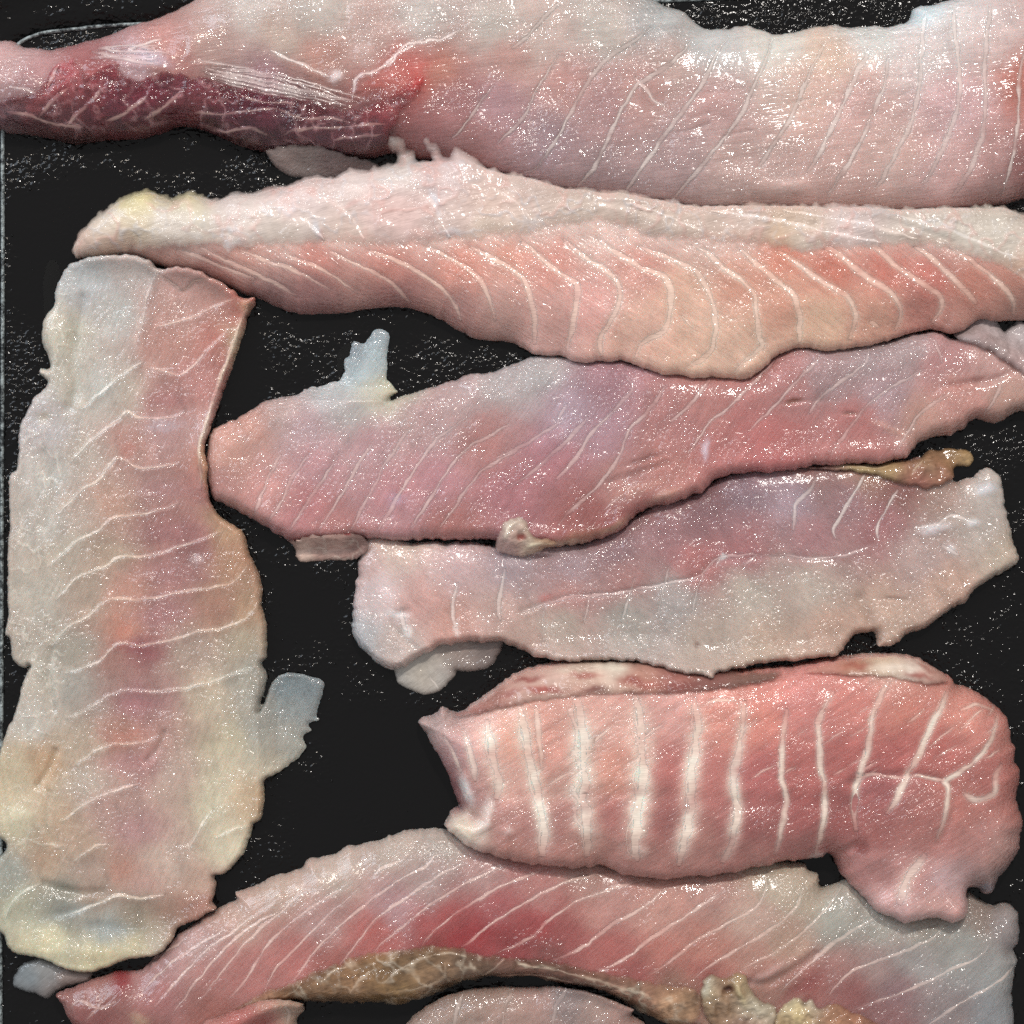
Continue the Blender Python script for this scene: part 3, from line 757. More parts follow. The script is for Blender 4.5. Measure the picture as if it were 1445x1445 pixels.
C6 = [(610,1025,180,150,142),(640,1060,198,150,145),(622,1075,165,110,112),(640,1110,150,90,92),(660,1165,212,192,170),(650,1125,165,110,108),(680,1040,220,168,152),(680,1090,208,150,135),(720,1040,224,160,132),(720,1100,220,165,145),
 (780,1040,218,148,126),(780,1110,205,150,130),(860,1020,224,165,145),(860,1090,212,142,116),(940,1010,222,155,140),(940,1080,190,105,95),(1010,1020,218,138,116),(1000,1090,200,112,100),(1070,1020,218,126,104),(1070,1090,190,96,90),
 (1130,1000,208,122,110),(1130,1080,190,100,90),(1200,990,212,122,106),(1190,1070,190,96,86),(1270,1000,208,122,100),(1260,1060,186,92,84),(1350,1010,208,126,104),(1330,1060,190,96,84),(1400,1040,196,115,98),(1390,1090,180,96,84),
 (1420,1120,180,102,88),(700,1150,188,125,113),(720,1190,175,112,96),(760,1150,172,108,97),(830,1190,175,112,96),(800,1140,182,113,101),(870,1150,176,102,92),(940,1150,165,92,84),(900,1200,175,112,98),(980,1190,175,112,98),(1050,1160,165,86,80),
 (1060,1200,170,106,94),(1130,1140,170,84,78),(1130,1190,170,96,88),(1180,1140,165,82,76),(1240,1110,165,86,84),(1280,1140,176,102,92),(1230,1170,170,92,84),(1300,1180,180,108,97),(1350,1130,186,106,90),(1370,1180,182,118,107),
 (1280,1230,192,130,121),(1220,1220,176,112,104),(1260,1270,202,157,150),(1340,1240,196,150,146),(1320,1280,196,145,134),(1400,1200,170,122,110),(1400,1240,140,112,106),(900,950,190,130,115),(1250,940,200,150,130)]
B6 = [(1212,1192,12,10,0,(140,58,50),.8,-5),(640,1125,9,28,-18,(140,82,84),.8,-14),(668,1150,8,7,0,(180,120,110),.5,-8),(660,1112,8,22,-22,(228,222,215),.8,6),(690,1142,7,20,5,(222,212,200),.6,5),(678,1165,14,6,-25,(224,212,200),.6,4),
 (650,1168,20,16,0,(220,205,175),.7,5),(1390,1255,14,9,0,(130,130,140),.7,0),(1330,1235,22,16,0,(205,170,170),.5,2),(905,1195,9,8,0,(205,165,150),.7,3),(715,1168,9,6,0,(210,175,165),.6,3),(1155,1208,12,8,0,(205,180,170),.6,2),
 (1290,1140,60,46,0,None,0,10)]
layer('flesh', f6, O6, 70, C6, M6, ew=(64, 62), sat=.74, gain=(1.18,1.16,1.17), cut=(.7,9), streak=(-32,.07), rag=1.6, lines=L6, lumps=((6, 90, 25), (1.0, 24, 26)), blobs=B6, seed=17, edge_clear=0.2, edge_w=7, sept_col=(240, 220, 196), halo=.95, shingle=.7,
      grooves=[([(640,1108),(700,1122),(760,1118),(850,1115),(930,1120),(1060,1128),(1180,1128)], 14, -3), ([(1200,1100),(1230,1090),(1290,1090),(1335,1105),(1338,1140),(1320,1185)], 7, -3.5),
               ([(1178,1210),(1205,1185),(1200,1140),(1205,1105)], 6, -4)])
layer('marbled_back_strip', f6, [(640,1008),(660,1001),(682,987),(704,970),(726,955),(742,947),(772,940),(797,934),(825,933),(877,932),(921,934),(960,940),(1000,945),(1045,948),(1073,947),(1110,945),(1085,958),(1040,968),(1000,972),(960,976),(900,977),(850,977),(810,980),(770,984),(735,990),(700,998),(670,1008)], 3,
      [(660,1003,165,110,100),(700,985,180,125,112),(740,965,205,165,150),(780,955,205,170,155),(830,945,215,190,170),(860,942,218,200,180),(830,965,190,140,125),(900,955,195,140,122),(950,960,165,105,95),(1000,962,140,92,84),(1060,955,135,100,88)],
      M_FAT, ew=(8, 8), edge_clear=1., edge_w=5, min_rim=.5, seed=18, lumps=((3, 12, 4),), mottle=.12, rag=1.6, drape=3,
      blobs=[(745,958,20,5,-12,(150,72,66),.8,0),(770,972,26,5,0,(160,70,62),.85,0),(825,952,24,4,5,(160,82,72),.75,0),(838,970,18,4,-3,(130,70,66),.7,0),(890,960,22,7,8,(150,70,60),.8,0),(915,966,14,6,0,(165,88,78),.7,0),(960,965,26,6,0,(140,76,70),.7,0),
             (720,978,16,5,-20,(150,90,84),.7,0),(865,940,24,5,5,(225,215,195),.7,2),(800,945,20,5,0,(215,195,175),.6,1)])
layer('marbled_back_strip', f6, [(1130,946),(1160,937),(1185,931),(1206,928),(1239,926),(1272,926),(1294,930),(1313,940),(1330,949),(1340,960),(1310,964),(1290,962),(1255,955),(1215,952),(1170,950)], 3,
      [(1160,942,200,140,125),(1210,935,185,120,95),(1240,932,215,185,150),(1240,944,225,205,185),(1280,945,222,205,190),(1300,950,205,160,145),(1325,955,190,140,125)],
      M_FAT, ew=(8, 8), edge_clear=1., edge_w=5, min_rim=.5, seed=19, lumps=((3, 12, 4),), mottle=.10, rag=1.4, drape=3, blobs=[(1205,938,22,5,-10,(170,95,78),.8,0),(1290,952,20,4,8,(160,80,70),.8,0),(1305,942,14,4,30,(165,90,78),.6,0),(1260,941,36,5,3,(228,212,195),.6,1)])

# ------------------------------------------------------------------ pale fillet right of centre
f4 = thing('fish_fillet', 'flat dull pink fillet with notched lower edge, above the white-banded roll', 'fish fillet', 970, 810, GROUP)
M4 = flesh_mat("flesh_pale", -35, 0.35, 1.25, None, 0.25, 1.05, 0.09, 0.41)
L4 = [[(566,858,2.4,.5),(568,880),(574,892)],[(646,822,2.6,.6),(638,855),(643,886)],[(712,800,2.4,.45),(703,855),(707,877)],[(768,858,1.5,.4),(767,880),(766,905)],[(833,836,1.5,.35),(829,860),(825,880)],
 [(897,815,1.6,.4),(884,855),(877,880)],[(946,798,1.6,.4),(937,830),(930,872)],[(996,800,1.5,.35),(982,844),(977,868)],[(1158,672,2.2,.75),(1134,702),(1122,713),(1121,750)],
 [(1225,666,2.0,.85),(1200,707),(1178,746),(1181,762)],[(1269,690,2.0,.85),(1250,721),(1240,746),(1242,764)],[(736,863,1.4,.3),(797,844),(866,838),(949,822),(988,813),(1018,786),(1100,783)],
 [(1100,783,1.4,.25),(1150,788),(1190,785),(1240,768)],[(1010,800,2.2,.7),(1018,786),(1024,782)],[(1290,745,2.6,.6),(1325,740),(1345,728),(1380,738)],[(1330,770,2.4,.55),(1355,785)],[(1050,800,2.0,.5),(1062,790),(1070,782)]]
O4 = [(516,755),(530,755),(549,758),(585,766),(646,764),(690,768),(730,776),(770,768),(820,766),(872,744),(930,708),(985,694),(1020,672),(1060,662),(1100,656),(1156,655),(1200,654),(1236,656),(1258,650),(1286,649),(1302,646),(1325,655),
 (1349,671),(1349,678),(1361,677),(1380,672),(1391,663),(1405,661),(1419,674),(1421,685),(1424,708),(1430,742),(1438,769),(1444,795),(1421,809),(1399,819),(1377,838),(1369,849),(1344,863),(1325,877),(1302,891),(1280,899),(1272,905),(1250,913),
 (1242,912),(1239,902),(1236,893),(1222,895),(1208,898),(1194,913),(1183,924),(1164,927),(1125,935),(1100,934),(1075,937),(1045,944),(1010,949),(1002,956),(993,952),(977,949),(949,946),(921,938),(880,932),(844,930),(805,932),(755,927),(742,919),(722,913),
 (700,906),(682,909),(646,909),(621,913),(600,925),(575,940),(549,946),(527,935),(505,916),(495,899),(494,880),(497,855),(501,819),(505,791),(513,766)]
C4 = [(520,800,195,160,155),(560,780,212,182,166),(540,830,215,190,190),(505,905,180,180,184),(590,850,205,152,142),(560,905,188,165,155),(640,880,205,148,132),(650,800,198,163,163),(720,800,172,147,153),(700,860,200,158,146),(740,900,190,153,138),
 (800,800,163,132,138),(800,840,185,128,122),(790,880,180,160,145),(870,770,152,112,118),(880,820,175,117,112),(880,880,170,158,148),(950,760,163,112,116),(950,850,172,160,155),(1000,740,158,107,113),(1000,720,138,97,103),(980,790,185,111,108),(1050,770,180,112,115),
 (1050,700,148,113,124),(1120,700,170,140,152),(1060,840,185,170,155),(1000,900,180,160,145),(1080,910,190,160,138),(1150,760,180,122,126),(1150,830,185,165,150),(1200,700,163,117,122),(1240,740,170,106,109),(1280,690,148,92,84),(1330,700,175,140,126),(1300,780,185,155,148),
 (1380,740,180,165,155),(1400,700,190,175,165),(1420,790,195,170,148),(1340,840,195,155,133),(1250,870,195,160,138),(1180,890,190,150,128),(1150,670,158,112,108),(1220,668,165,120,95)]
B4 = [(1228,880,7,18,-14,(176,130,108),.4,-3),(1265,845,16,3,3,(165,120,100),.6,-3),(560,868,16,7,10,(230,225,225),.6,0),(645,888,5,12,0,(236,222,214),.6,0),(575,890,6,10,0,(232,225,222),.6,0),(1322,746,22,7,-15,(222,220,226),.6,4),(1395,690,14,9,-20,(215,220,232),.55,4),
 (1376,738,10,6,0,(222,224,230),.55,3),(1345,775,8,8,0,(222,218,222),.5,2),(985,780,46,16,-6,(190,105,106),.25,0),(772,845,12,5,-20,(205,110,105),.5,0),(1050,775,60,12,0,(186,105,106),.2,0),(985,912,5,4,40,(150,110,95),.7,-2),(1018,784,5,4,0,(236,232,235),.9,2)]
layer('torn_flap', f4, [(552,935),(555,955),(558,966),(577,977),(599,984),(619,977),(641,957),(643,949),(657,951),(682,948),(696,938),(712,905),(680,895),(620,900),(570,915)], 7,
      [(565,950,188,182,172),(600,960,196,180,160),(620,965,205,198,188),(650,940,160,135,124),(690,930,130,112,106)], M_FLAP, ew=(12, 14), sat=.75, seed=42, alpha=.93, edge_clear=.85, edge_w=5, lumps=((3, 20, 4),), rag=1.3,
      lines=[[(605,952,2.0,.6),(612,965),(619,975)]])
layer('flesh', f4, O4, 26, C4, M4, ew=(34, 9), sat=.74, spark=.65, gain=(1.10,1.08,1.06), streak=(60,.04), rag=1.7, lines=L4, lumps=((6, 110, 35), (.9, 24, 36)), blobs=B4, seed=19, edge_clear=0.18, edge_w=6, shingle=1.0, halo=.5, flake=.05, min_rim=7,
      grooves=[([(588,915),(575,905),(556,885),(558,868),(575,862)], 5, -3), ([(736,863),(797,844),(866,838),(949,822),(988,813),(1018,790),(1100,786),(1180,790)], 5, -2.2), ([(1237,895),(1226,868),(1216,845)], 9, -5)])
layer('brown_membrane', f4, [(1140,660),(1170,656),(1200,653),(1236,655),(1258,649),(1286,648),(1302,645),(1313,635),(1333,635),(1344,631),(1361,631),(1377,638),(1381,649),(1374,657),(1352,660),(1350,672),(1335,684),(1310,690),(1285,685),(1262,680),(1240,672),(1210,666),(1170,664)], 9,
      [(1160,660,165,120,110),(1220,660,185,160,115),(1260,658,180,150,105),(1290,665,150,98,80),(1310,650,165,135,100),(1340,640,150,118,82),(1365,640,175,140,95),(1372,650,190,160,110),(1340,670,140,88,74),(1300,680,140,82,76),(1325,655,140,95,75)],
      M_MEMB, ew=(9, 12), edge_clear=.8, edge_w=4, min_rim=1, seed=43, lumps=((6, 18, 3), (3, 9, 4)), mottle=.14, rag=1.6, warp=6, drape=3, lines=[[(1175,657,2.2,.6),(1210,657),(1240,660),(1258,655)],[(1285,672,2,.5),(1295,660),(1305,648)],[(1345,650,2.2,.6),(1356,640),(1370,642)]], sept_col=(226,212,178))

# ------------------------------------------------------------------ pink fillet in the middle
f3 = thing('fish_fillet', 'rose-pink fillet across the middle with fine slanting white lines', 'fish fillet', 860, 630, GROUP)
M3 = flesh_mat("flesh_middle", 55, 0.4, 1.2, None, 0.24, 1.05, 0.09, 0.51)
L3 = [
 [(397,641,1.6,.55),(380,671),(367,707),(357,728)],[(436,641,1.7,.65),(416,668),(397,707),(378,738)],[(477,643,1.7,.65),(461,668),(439,702),(408,749)],[(527,624,1.7,.65),(505,657),(483,696),(450,749)],
 [(585,594,1.6,.55),(544,655),(522,699),(494,749)],[(660,588,2.0,.7),(616,621),(588,657),(563,699),(535,749)],[(721,599,1.8,.7),(668,627),(641,652),(605,707),(580,746)],[(750,624,1.7,.6),(682,663),(655,696),(621,746)],
 [(797,591,1.9,.65),(742,627),(700,646)],[(830,588,2.0,.5),(802,619),(755,663),(714,690)],[(883,530,2.4,.6),(892,549),(866,580),(838,607),(811,649),(785,677)],
 [(941,544,2.0,.65),(910,585),(888,607),(872,646),(855,674),(833,696),(805,721),(786,743)],[(1002,535,2.0,.75),(977,566),(946,596)],[(1093,508,1.9,.7),(1063,541),(1032,571),(1004,594),(971,641)],
 [(1164,499,1.9,.7),(1131,530),(1106,558),(1081,585),(1056,610)],[(1228,491,2.0,.75),(1222,513),(1183,541),(1158,560),(1142,585)],[(1300,522,1.8,.55),(1255,549),(1222,574),(1194,610),(1170,643)],[(1344,555,2.0,.65),(1302,580),(1280,610),(1261,643)],
 [(800,570,2.0,.4),(788,590),(786,600)],[(850,720,1.6,.45),(868,706),(880,700)],[(1320,478,1.6,.4),(1326,495),(1328,512)],[(1412,538,1.8,.4),(1405,560),(1390,585)],
]
O3 = [(288,640),(293,613),(305,599),(327,591),(340,582),(357,571),(382,561),(414,555),(430,545),(455,541),(475,535),(483,522),(482,508),(490,497),(496,478),(503,480),(513,483),(519,475),(527,462),(538,461),(547,469),(548,488),(544,511),(545,530),(555,544),(560,552),(546,563),(571,556),(594,548),(619,540),(643,534),(663,527),(696,523),(713,515),(738,508),(755,501),(783,498),(850,502),(930,514),(1000,522),(1060,520),
 (1100,494),(1128,482),(1164,484),(1194,483),(1239,480),(1264,475),(1283,469),(1316,463),(1333,465),(1347,475),(1375,470),(1410,480),(1450,500),(1490,520),(1490,570),(1445,580),(1430,585),(1413,595),(1396,595),(1388,591),(1377,594),(1363,605),(1344,614),(1322,616),(1302,621),
 (1291,635),(1280,646),(1264,649),(1239,656),(1211,654),(1170,657),(1150,657),(1117,663),(1081,666),(1060,666),(1027,672),(1007,679),(993,696),(977,699),(966,704),(946,713),(930,712),(905,722),(891,733),(872,750),(838,762),(810,768),(766,772),(720,770),(690,762),(646,762),(599,762),(560,762),(513,760),
 (480,765),(440,765),(411,764),(392,757),(372,742),(350,730),(330,720),(313,712),(298,705),(288,680)]
C3 = [(535,470,150,163,172),(530,500,172,184,190),(500,530,165,180,188),(547,545,196,188,158),(520,552,192,184,166),(460,550,178,178,180),(495,490,120,130,140),(320,640,200,145,130),(310,690,180,125,118),(350,600,195,140,125),(400,580,180,150,145),(430,600,185,150,155),(500,570,175,165,165),(450,660,195,140,145),(380,690,200,138,132),(430,720,195,122,125),(520,620,190,140,145),(560,700,190,128,134),(600,590,185,145,145),
 (650,560,180,150,150),(700,540,175,160,160),(760,530,170,160,160),(680,620,185,122,118),(620,680,190,130,138),(720,700,180,112,120),(780,640,185,117,126),(800,570,175,140,152),(850,540,165,117,128),(850,600,175,130,142),(880,680,180,122,116),(820,730,163,92,88),(900,720,158,90,85),
 (950,600,180,117,115),(940,660,185,117,108),(1000,560,180,117,112),(1020,640,185,110,107),(1080,620,190,106,104),(1100,540,180,117,115),(1080,660,185,100,100),(1170,530,165,130,132),(1200,600,185,111,108),(1220,500,160,135,138),(1250,560,175,140,146),(1210,640,180,111,106),
 (1280,490,165,140,142),(1330,510,185,128,128),(1300,590,190,140,126),(1360,560,195,133,122),(1400,510,190,145,140),(1420,560,185,140,126),(640,750,170,105,100),(470,750,180,115,112)]
B3 = [(820,756,52,8,-16,(160,108,78),.7,2),(868,741,22,6,-35,(178,138,112),.7,2),(800,766,30,5,-8,(196,170,140),.5,2),(995,635,7,16,8,(205,195,212),.65,2),(1120,567,14,3,-8,(150,90,72),.8,-4),(1198,583,10,2.5,3,(150,92,74),.8,-4),(790,600,26,50,35,(188,168,190),.2,0),(900,690,40,9,-18,(200,140,125),.5,3),(860,735,46,8,-25,(152,72,70),.55,-2),(935,700,24,7,-25,(204,150,132),.6,3),
 (910,648,26,4,-18,(150,84,76),.5,-3),(1255,605,30,5,22,(200,150,130),.4,2),(1370,538,40,5,-10,(160,88,80),.5,-3),(560,705,16,10,0,(190,160,190),.4,0)]
def thin3(X, Y):
    return 1 - 0.72 * np.clip((566 - Y) / 22, 0, 1) * np.clip((X - 415) / 25, 0, 1) * np.clip((575 - X) / 20, 0, 1)
layer('flesh', f3, O3, 38, C3, M3, ridge=thin3, ew=(46, 22), sat=.80, spark=.62, gain=(1.09,1.08,1.05), streak=(-60,.04), rag=1.5, lines=L3, lumps=((6, 100, 45), (.8, 24, 46)), blobs=B3, seed=23, edge_clear=0.18, edge_w=6, shingle=.8, sept_w=1.5, flake=.06, halo=.4, min_rim=3, sept_col=(232,205,198),
      grooves=[([(1380,541),(1405,535),(1427,524),(1440,512)], 5, -3), ([(1180,565),(1110,566)], 4, -1), ([(860,680),(900,668),(940,655)], 6, -3)])
layer('torn_flap', f3, [(1349,470),(1358,458),(1374,445),(1390,438),(1405,432),(1412,442),(1416,455),(1425,466),(1436,455),(1452,450),(1475,470),(1480,500),(1450,530),(1434,520),(1420,512),(1400,498),(1375,487),(1358,480)], 10,
      [(1370,460,185,160,158),(1400,445,190,175,175),(1390,475,170,135,130),(1420,490,185,160,155),(1440,465,195,180,180),(1430,510,190,150,145)], M_FLAP, ew=(12, 12), sat=.75, seed=32, alpha=.95, edge_clear=.85, edge_w=5, lumps=((6, 22, 4), (3, 9, 5)), rag=1.6, drape=4)
layer('gristle', f3, [(392,757),(411,762),(440,757),(480,752),(513,757),(520,775),(502,789),(469,791),(428,794),(416,786),(411,770)], 4,
      [(405,762,205,150,142),(425,770,225,198,182),(440,780,185,135,126),(470,775,205,165,152),(500,780,165,128,120),(425,788,215,188,168)], M_MEMB, ew=(8, 9), edge_clear=.8, edge_w=4, min_rim=1, seed=33, webs=[((225,205,190),.8,18,541,.08,None)], lumps=((3, 14, 3),), mottle=.16, rag=2.4, warp=5, drape=3,
      lines=[[(410,762,1.8,.6),(430,768),(425,785)],[(440,760,1.8,.5),(455,768),(475,765),(500,762)],[(450,785,1.6,.4),(470,776),(500,778)]], sept_col=(222,200,182), blobs=[(490,752,3,4,0,(190,20,40),.95,1)])
layer('gristle', f3, [(700,772),(705,752),(712,738),(724,730),(738,730),(746,738),(748,750),(760,758),(775,760),(790,768),(770,775),(750,783),(733,788),(714,784)], 8,
      [(712,760,185,150,145),(718,740,215,200,180),(735,734,205,185,165),(730,755,140,84,76),(745,770,215,195,168),(770,766,185,140,105),(725,778,180,145,140)],
      M_MEMB, ew=(10, 10), seed=34, lumps=((6, 14, 3), (3, 7, 4)), mottle=.16, rag=2.6, warp=5, drape=3, edge_clear=.9, edge_w=4, min_rim=.8, blobs=[(735,757,7,6,0,(150,48,44),.8,-7),(716,747,5,12,20,(222,208,188),.7,6),(752,770,14,4,-25,(228,212,180),.7,4)],
      lines=[[(712,765,2,.6),(716,745),(730,735)],[(745,772,2,.6),(762,766),(780,768)]], sept_col=(228,212,186))

# ------------------------------------------------------------------ fillet with the white fat cap
f2 = thing('fish_fillet', 'long fillet topped by a white fat layer, coral flesh along its front', 'fish fillet', 760, 390, GROUP)
M2 = flesh_mat("flesh_coral", -35, 0.6, 0.85, None, 0.27, 1.0, 0.10, 0.61)
L2 = [
 [(249,352,2.0,.4),(305,374),(360,396)],[(285,352,2.0,.4),(350,383),(392,403),(419,418)],[(340,356,2.0,.45),(375,369),(428,389),(466,411)],[(400,358,2.2,.5),(416,367),(461,386),(505,414)],[(466,358,2.2,.5),(516,380),(552,400),(580,428)],
 [(522,356,2.6,.6),(571,375),(616,403),(638,425),(652,452)],[(605,350,2.6,.6),(649,375),(677,397),(690,425),(699,455)],[(663,350,3.0,.65),(700,369),(736,394),(747,422),(753,452),(755,486)],
 [(735,345,3.2,.7),(753,358),(791,389),(813,405),(811,441),(802,483),(802,500)],[(795,340,3.4,.75),(811,356),(838,375),(866,394),(873,419),(866,447),(849,472),(845,488),(849,504)],
 [(845,340,3.6,.75),(863,356),(905,380),(935,394),(945,411),(944,439),(935,469),(905,486),(897,505)],[(900,350,3.0,.6),(977,383),(996,411),(1007,447),(1007,477),(999,499),(966,522)],
 [(975,348,3.8,.8),(991,356),(1027,386),(1057,411),(1065,439),(1068,472),(1074,491),(1046,513),(1035,528)],[(1040,355,3.4,.75),(1056,367),(1092,397),(1114,416),(1125,444),(1127,472),(1127,484)],
 [(1095,358,3.6,.8),(1114,369),(1156,400),(1192,422),(1206,447),(1196,480)],[(1160,352,3.6,.8),(1175,358),(1217,392),(1255,416),(1269,439),(1264,468)],[(1220,348,3.4,.75),(1233,353),(1266,383),(1316,414),(1327,433),(1316,456)],
 [(1285,350,3.2,.7),(1300,358),(1338,392),(1377,430)],[(1335,352,3.2,.7),(1349,361),(1391,389),(1427,422),(1432,445)],[(1377,350,2.8,.6),(1445,394),(1460,405)],[(1225,455,2.4,.6),(1240,462)],[(960,447,1.6,.35),(972,460),(982,468)],
]
O2 = [(97,349),(100,340),(108,329),(119,316),(136,302),(150,291),(166,279),(180,274),(205,266),(230,276),(245,282),(263,270),(288,275),(300,280),(327,270),(357,269),(380,262),(405,258),(444,248),(469,250),(494,241),(513,243),(538,235),(560,225),(590,226),(625,226),(657,224),(682,236),
 (710,245),(741,250),(778,262),(811,267),(838,270),(880,274),(921,281),(963,288),(1004,291),(1060,291),(1142,292),(1211,293),(1294,295),(1349,293),(1391,292),(1413,290),(1432,295),(1445,298),(1500,312),(1530,360),(1525,430),(1490,452),(1445,450),(1415,452),(1385,450),(1362,466),
 (1345,471),(1325,466),(1316,464),(1283,471),(1264,477),(1239,485),(1194,492),(1164,494),(1128,489),(1111,495),(1095,503),(1084,514),(1062,531),(1045,535),(1032,534),(1004,531),(982,534),(960,529),(941,529),(921,523),(899,516),(877,508),(861,509),(844,509),(830,513),(816,511),(802,506),(789,501),
 (755,499),(735,487),(721,480),(690,478),(668,475),(643,463),(619,447),(594,436),(571,431),(544,431),(516,433),(483,439),(461,441),(419,440),(383,430),(367,420),(340,411),(300,398),(262,385),(235,377),(215,370),(175,360),(133,362),(110,362),(100,360)]
C2 = [(120,360,215,185,165),(230,370,188,132,116),(300,390,165,103,92),(380,420,145,98,94),(350,360,202,145,128),(450,370,196,122,106),(440,420,158,105,101),(550,370,202,128,111),(560,415,168,108,102),(650,380,206,132,110),(650,440,178,124,115),(700,440,187,140,128),
 (720,360,212,143,120),(780,370,212,142,125),(780,450,202,150,138),(830,430,212,153,142),(900,380,207,142,125),(900,460,212,165,142),(960,420,212,165,137),(980,490,212,170,142),(1040,400,207,142,114),(1040,480,207,165,137),(1100,360,207,120,88),(1100,420,207,148,120),(1170,380,207,115,88),
 (1160,450,207,165,132),(1250,380,207,115,94),(1230,450,207,148,121),(1310,400,197,110,94),(1300,440,187,116,100),(1370,400,197,121,99),(1420,400,192,126,105),(1440,430,162,112,97),(1350,450,175,120,105)]
CFU = [(x, 258, 205, 180, 172) for x in range(420, 760, 60)] + [(x, 285, 205, 178, 170) for x in range(130, 420, 60)] + [(x, 302, 205, 180, 170) for x in range(760, 1460, 60)] + [(x, 322, 208, 172, 158) for x in range(200, 1440, 70)]
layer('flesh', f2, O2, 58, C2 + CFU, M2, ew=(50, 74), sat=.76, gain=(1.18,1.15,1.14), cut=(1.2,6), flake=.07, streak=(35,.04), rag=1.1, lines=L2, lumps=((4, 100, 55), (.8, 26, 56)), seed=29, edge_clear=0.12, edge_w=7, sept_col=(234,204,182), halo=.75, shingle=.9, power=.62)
FATO = [(97,349),(100,340),(108,329),(119,316),(136,300),(145,298),(150,289),(166,278),(180,273),(194,266),(205,263),(219,269),(230,274),(241,280),(249,273),(263,266),(277,267),(288,273),(298,278),(313,274),(327,266),(343,264),(357,267),(380,260),(405,256),(428,249),(444,245),(455,245),(469,249),
 (480,244),(494,238),(505,241),(513,241),(538,233),(560,223),(560,214),(551,206),(555,198),(566,198),(574,208),(585,215),(594,224),(607,226),(607,216),(600,200),(610,200),(621,216),(632,222),(638,218),(643,212),(657,221),(682,235),(710,244),(741,249),(778,261),(811,266),(838,269),(880,273),(921,280),
 (963,287),(1004,290),(1060,290),(1142,291),(1211,292),(1294,294),(1349,292),(1391,291),(1413,288),(1432,294),(1445,297),(1500,311),(1522,350),(1500,400),(1445,394),(1405,379),(1380,368),(1355,360),(1336,357),(1308,349),(1266,349),(1211,352),(1156,354),(1140,362),(1128,360),(1100,351),(1046,346),(1004,346),
 (977,343),(935,338),(894,329),(852,318),(811,318),(769,327),(728,335),(696,336),(666,343),(627,346),(599,346),(544,350),(488,347),(433,350),(378,349),(343,352),(325,358),(313,346),(280,348),(249,350),(210,352),(175,356),(133,360),(104,358)]
CF = [(110,350,214,187,172),(150,310,218,204,189),(190,285,214,200,159),(260,280,212,200,171),(250,320,218,204,193),(330,290,220,204,198),(420,280,218,197,193),(400,330,209,195,185),(500,260,220,201,196),(550,300,218,189,184),(560,230,209,195,189),(620,250,214,190,187),(650,300,215,188,179),(720,290,215,193,183),(850,300,212,194,183),(950,320,212,189,176),(1050,320,214,188,176),(1120,355,216,204,192),(1200,320,214,193,188),(1300,320,209,194,183),(1330,350,214,204,192),(1420,330,200,190,178),(1440,380,209,176,156),(160,350,214,179,159),(700,325,212,189,173),(850,312,207,184,169),(1100,345,214,179,150),(500,335,212,189,178)]
BF = [(205,275,26,9,-20,(222,210,150),.6,7),(262,276,20,9,0,(220,210,160),.5,7),(330,350,16,7,-20,(228,224,222),.8,3),(560,300,60,26,0,(226,190,182),.4,0),(700,290,40,20,10,(226,190,175),.4,0),(440,275,10,8,0,(214,160,150),.45,0),(600,335,20,8,20,(216,160,150),.4,0),(1040,335,30,10,0,(228,190,170),.4,0),
 (1300,340,60,8,15,(225,195,180),.4,1),(500,290,14,4,-30,(220,165,158),.4,0),(615,290,5,20,-20,(210,212,220),.6,-1),(450,330,6,16,-25,(208,212,222),.6,1),(640,330,14,6,0,(208,212,220),.5,1)]
fo, finfo = layer('fat_cap', f2, FATO, 1.8, CF, M_FAT, gain=(1.06,1.05,1.03), ew=(16, 24), rag=3.6, lumps=((3.5, 44, 65), (1.8, 16, 66), (.5, 7, 67)), blobs=BF, seed=37, edge_clear=1.0, edge_w=12, min_rim=.4, mottle=.05, warp=8, drape=3, halo=.3, webs=[((224,168,158),.40,34,521,.06,None),((206,206,212),.45,24,522,.05,None)],
      lines=[[(590,270,1.8,.3),(610,290),(625,318),(640,345)],[(480,290,1.8,.3),(498,310),(515,340)],[(430,310,1.8,.3),(450,330),(462,348)],[(700,270,1.8,.3),(730,290),(750,315)],[(1000,300,2,.35),(1080,312),(1160,330),(1240,345)],[(1100,300,2,.35),(1200,316),(1290,340)],[(1260,305,2,.35),(1340,330),(1440,372)],[(880,290,1.8,.3),(930,305),(990,330)]],
      sept_col=(232,228,228), grooves=[([(840,284),(900,300),(960,318),(1040,322)], 5, -2.5), ([(1150,303),(1260,318),(1340,345)], 4, -2.5), ([(1250,300),(1350,322),(1440,360)], 4, -2.5)])

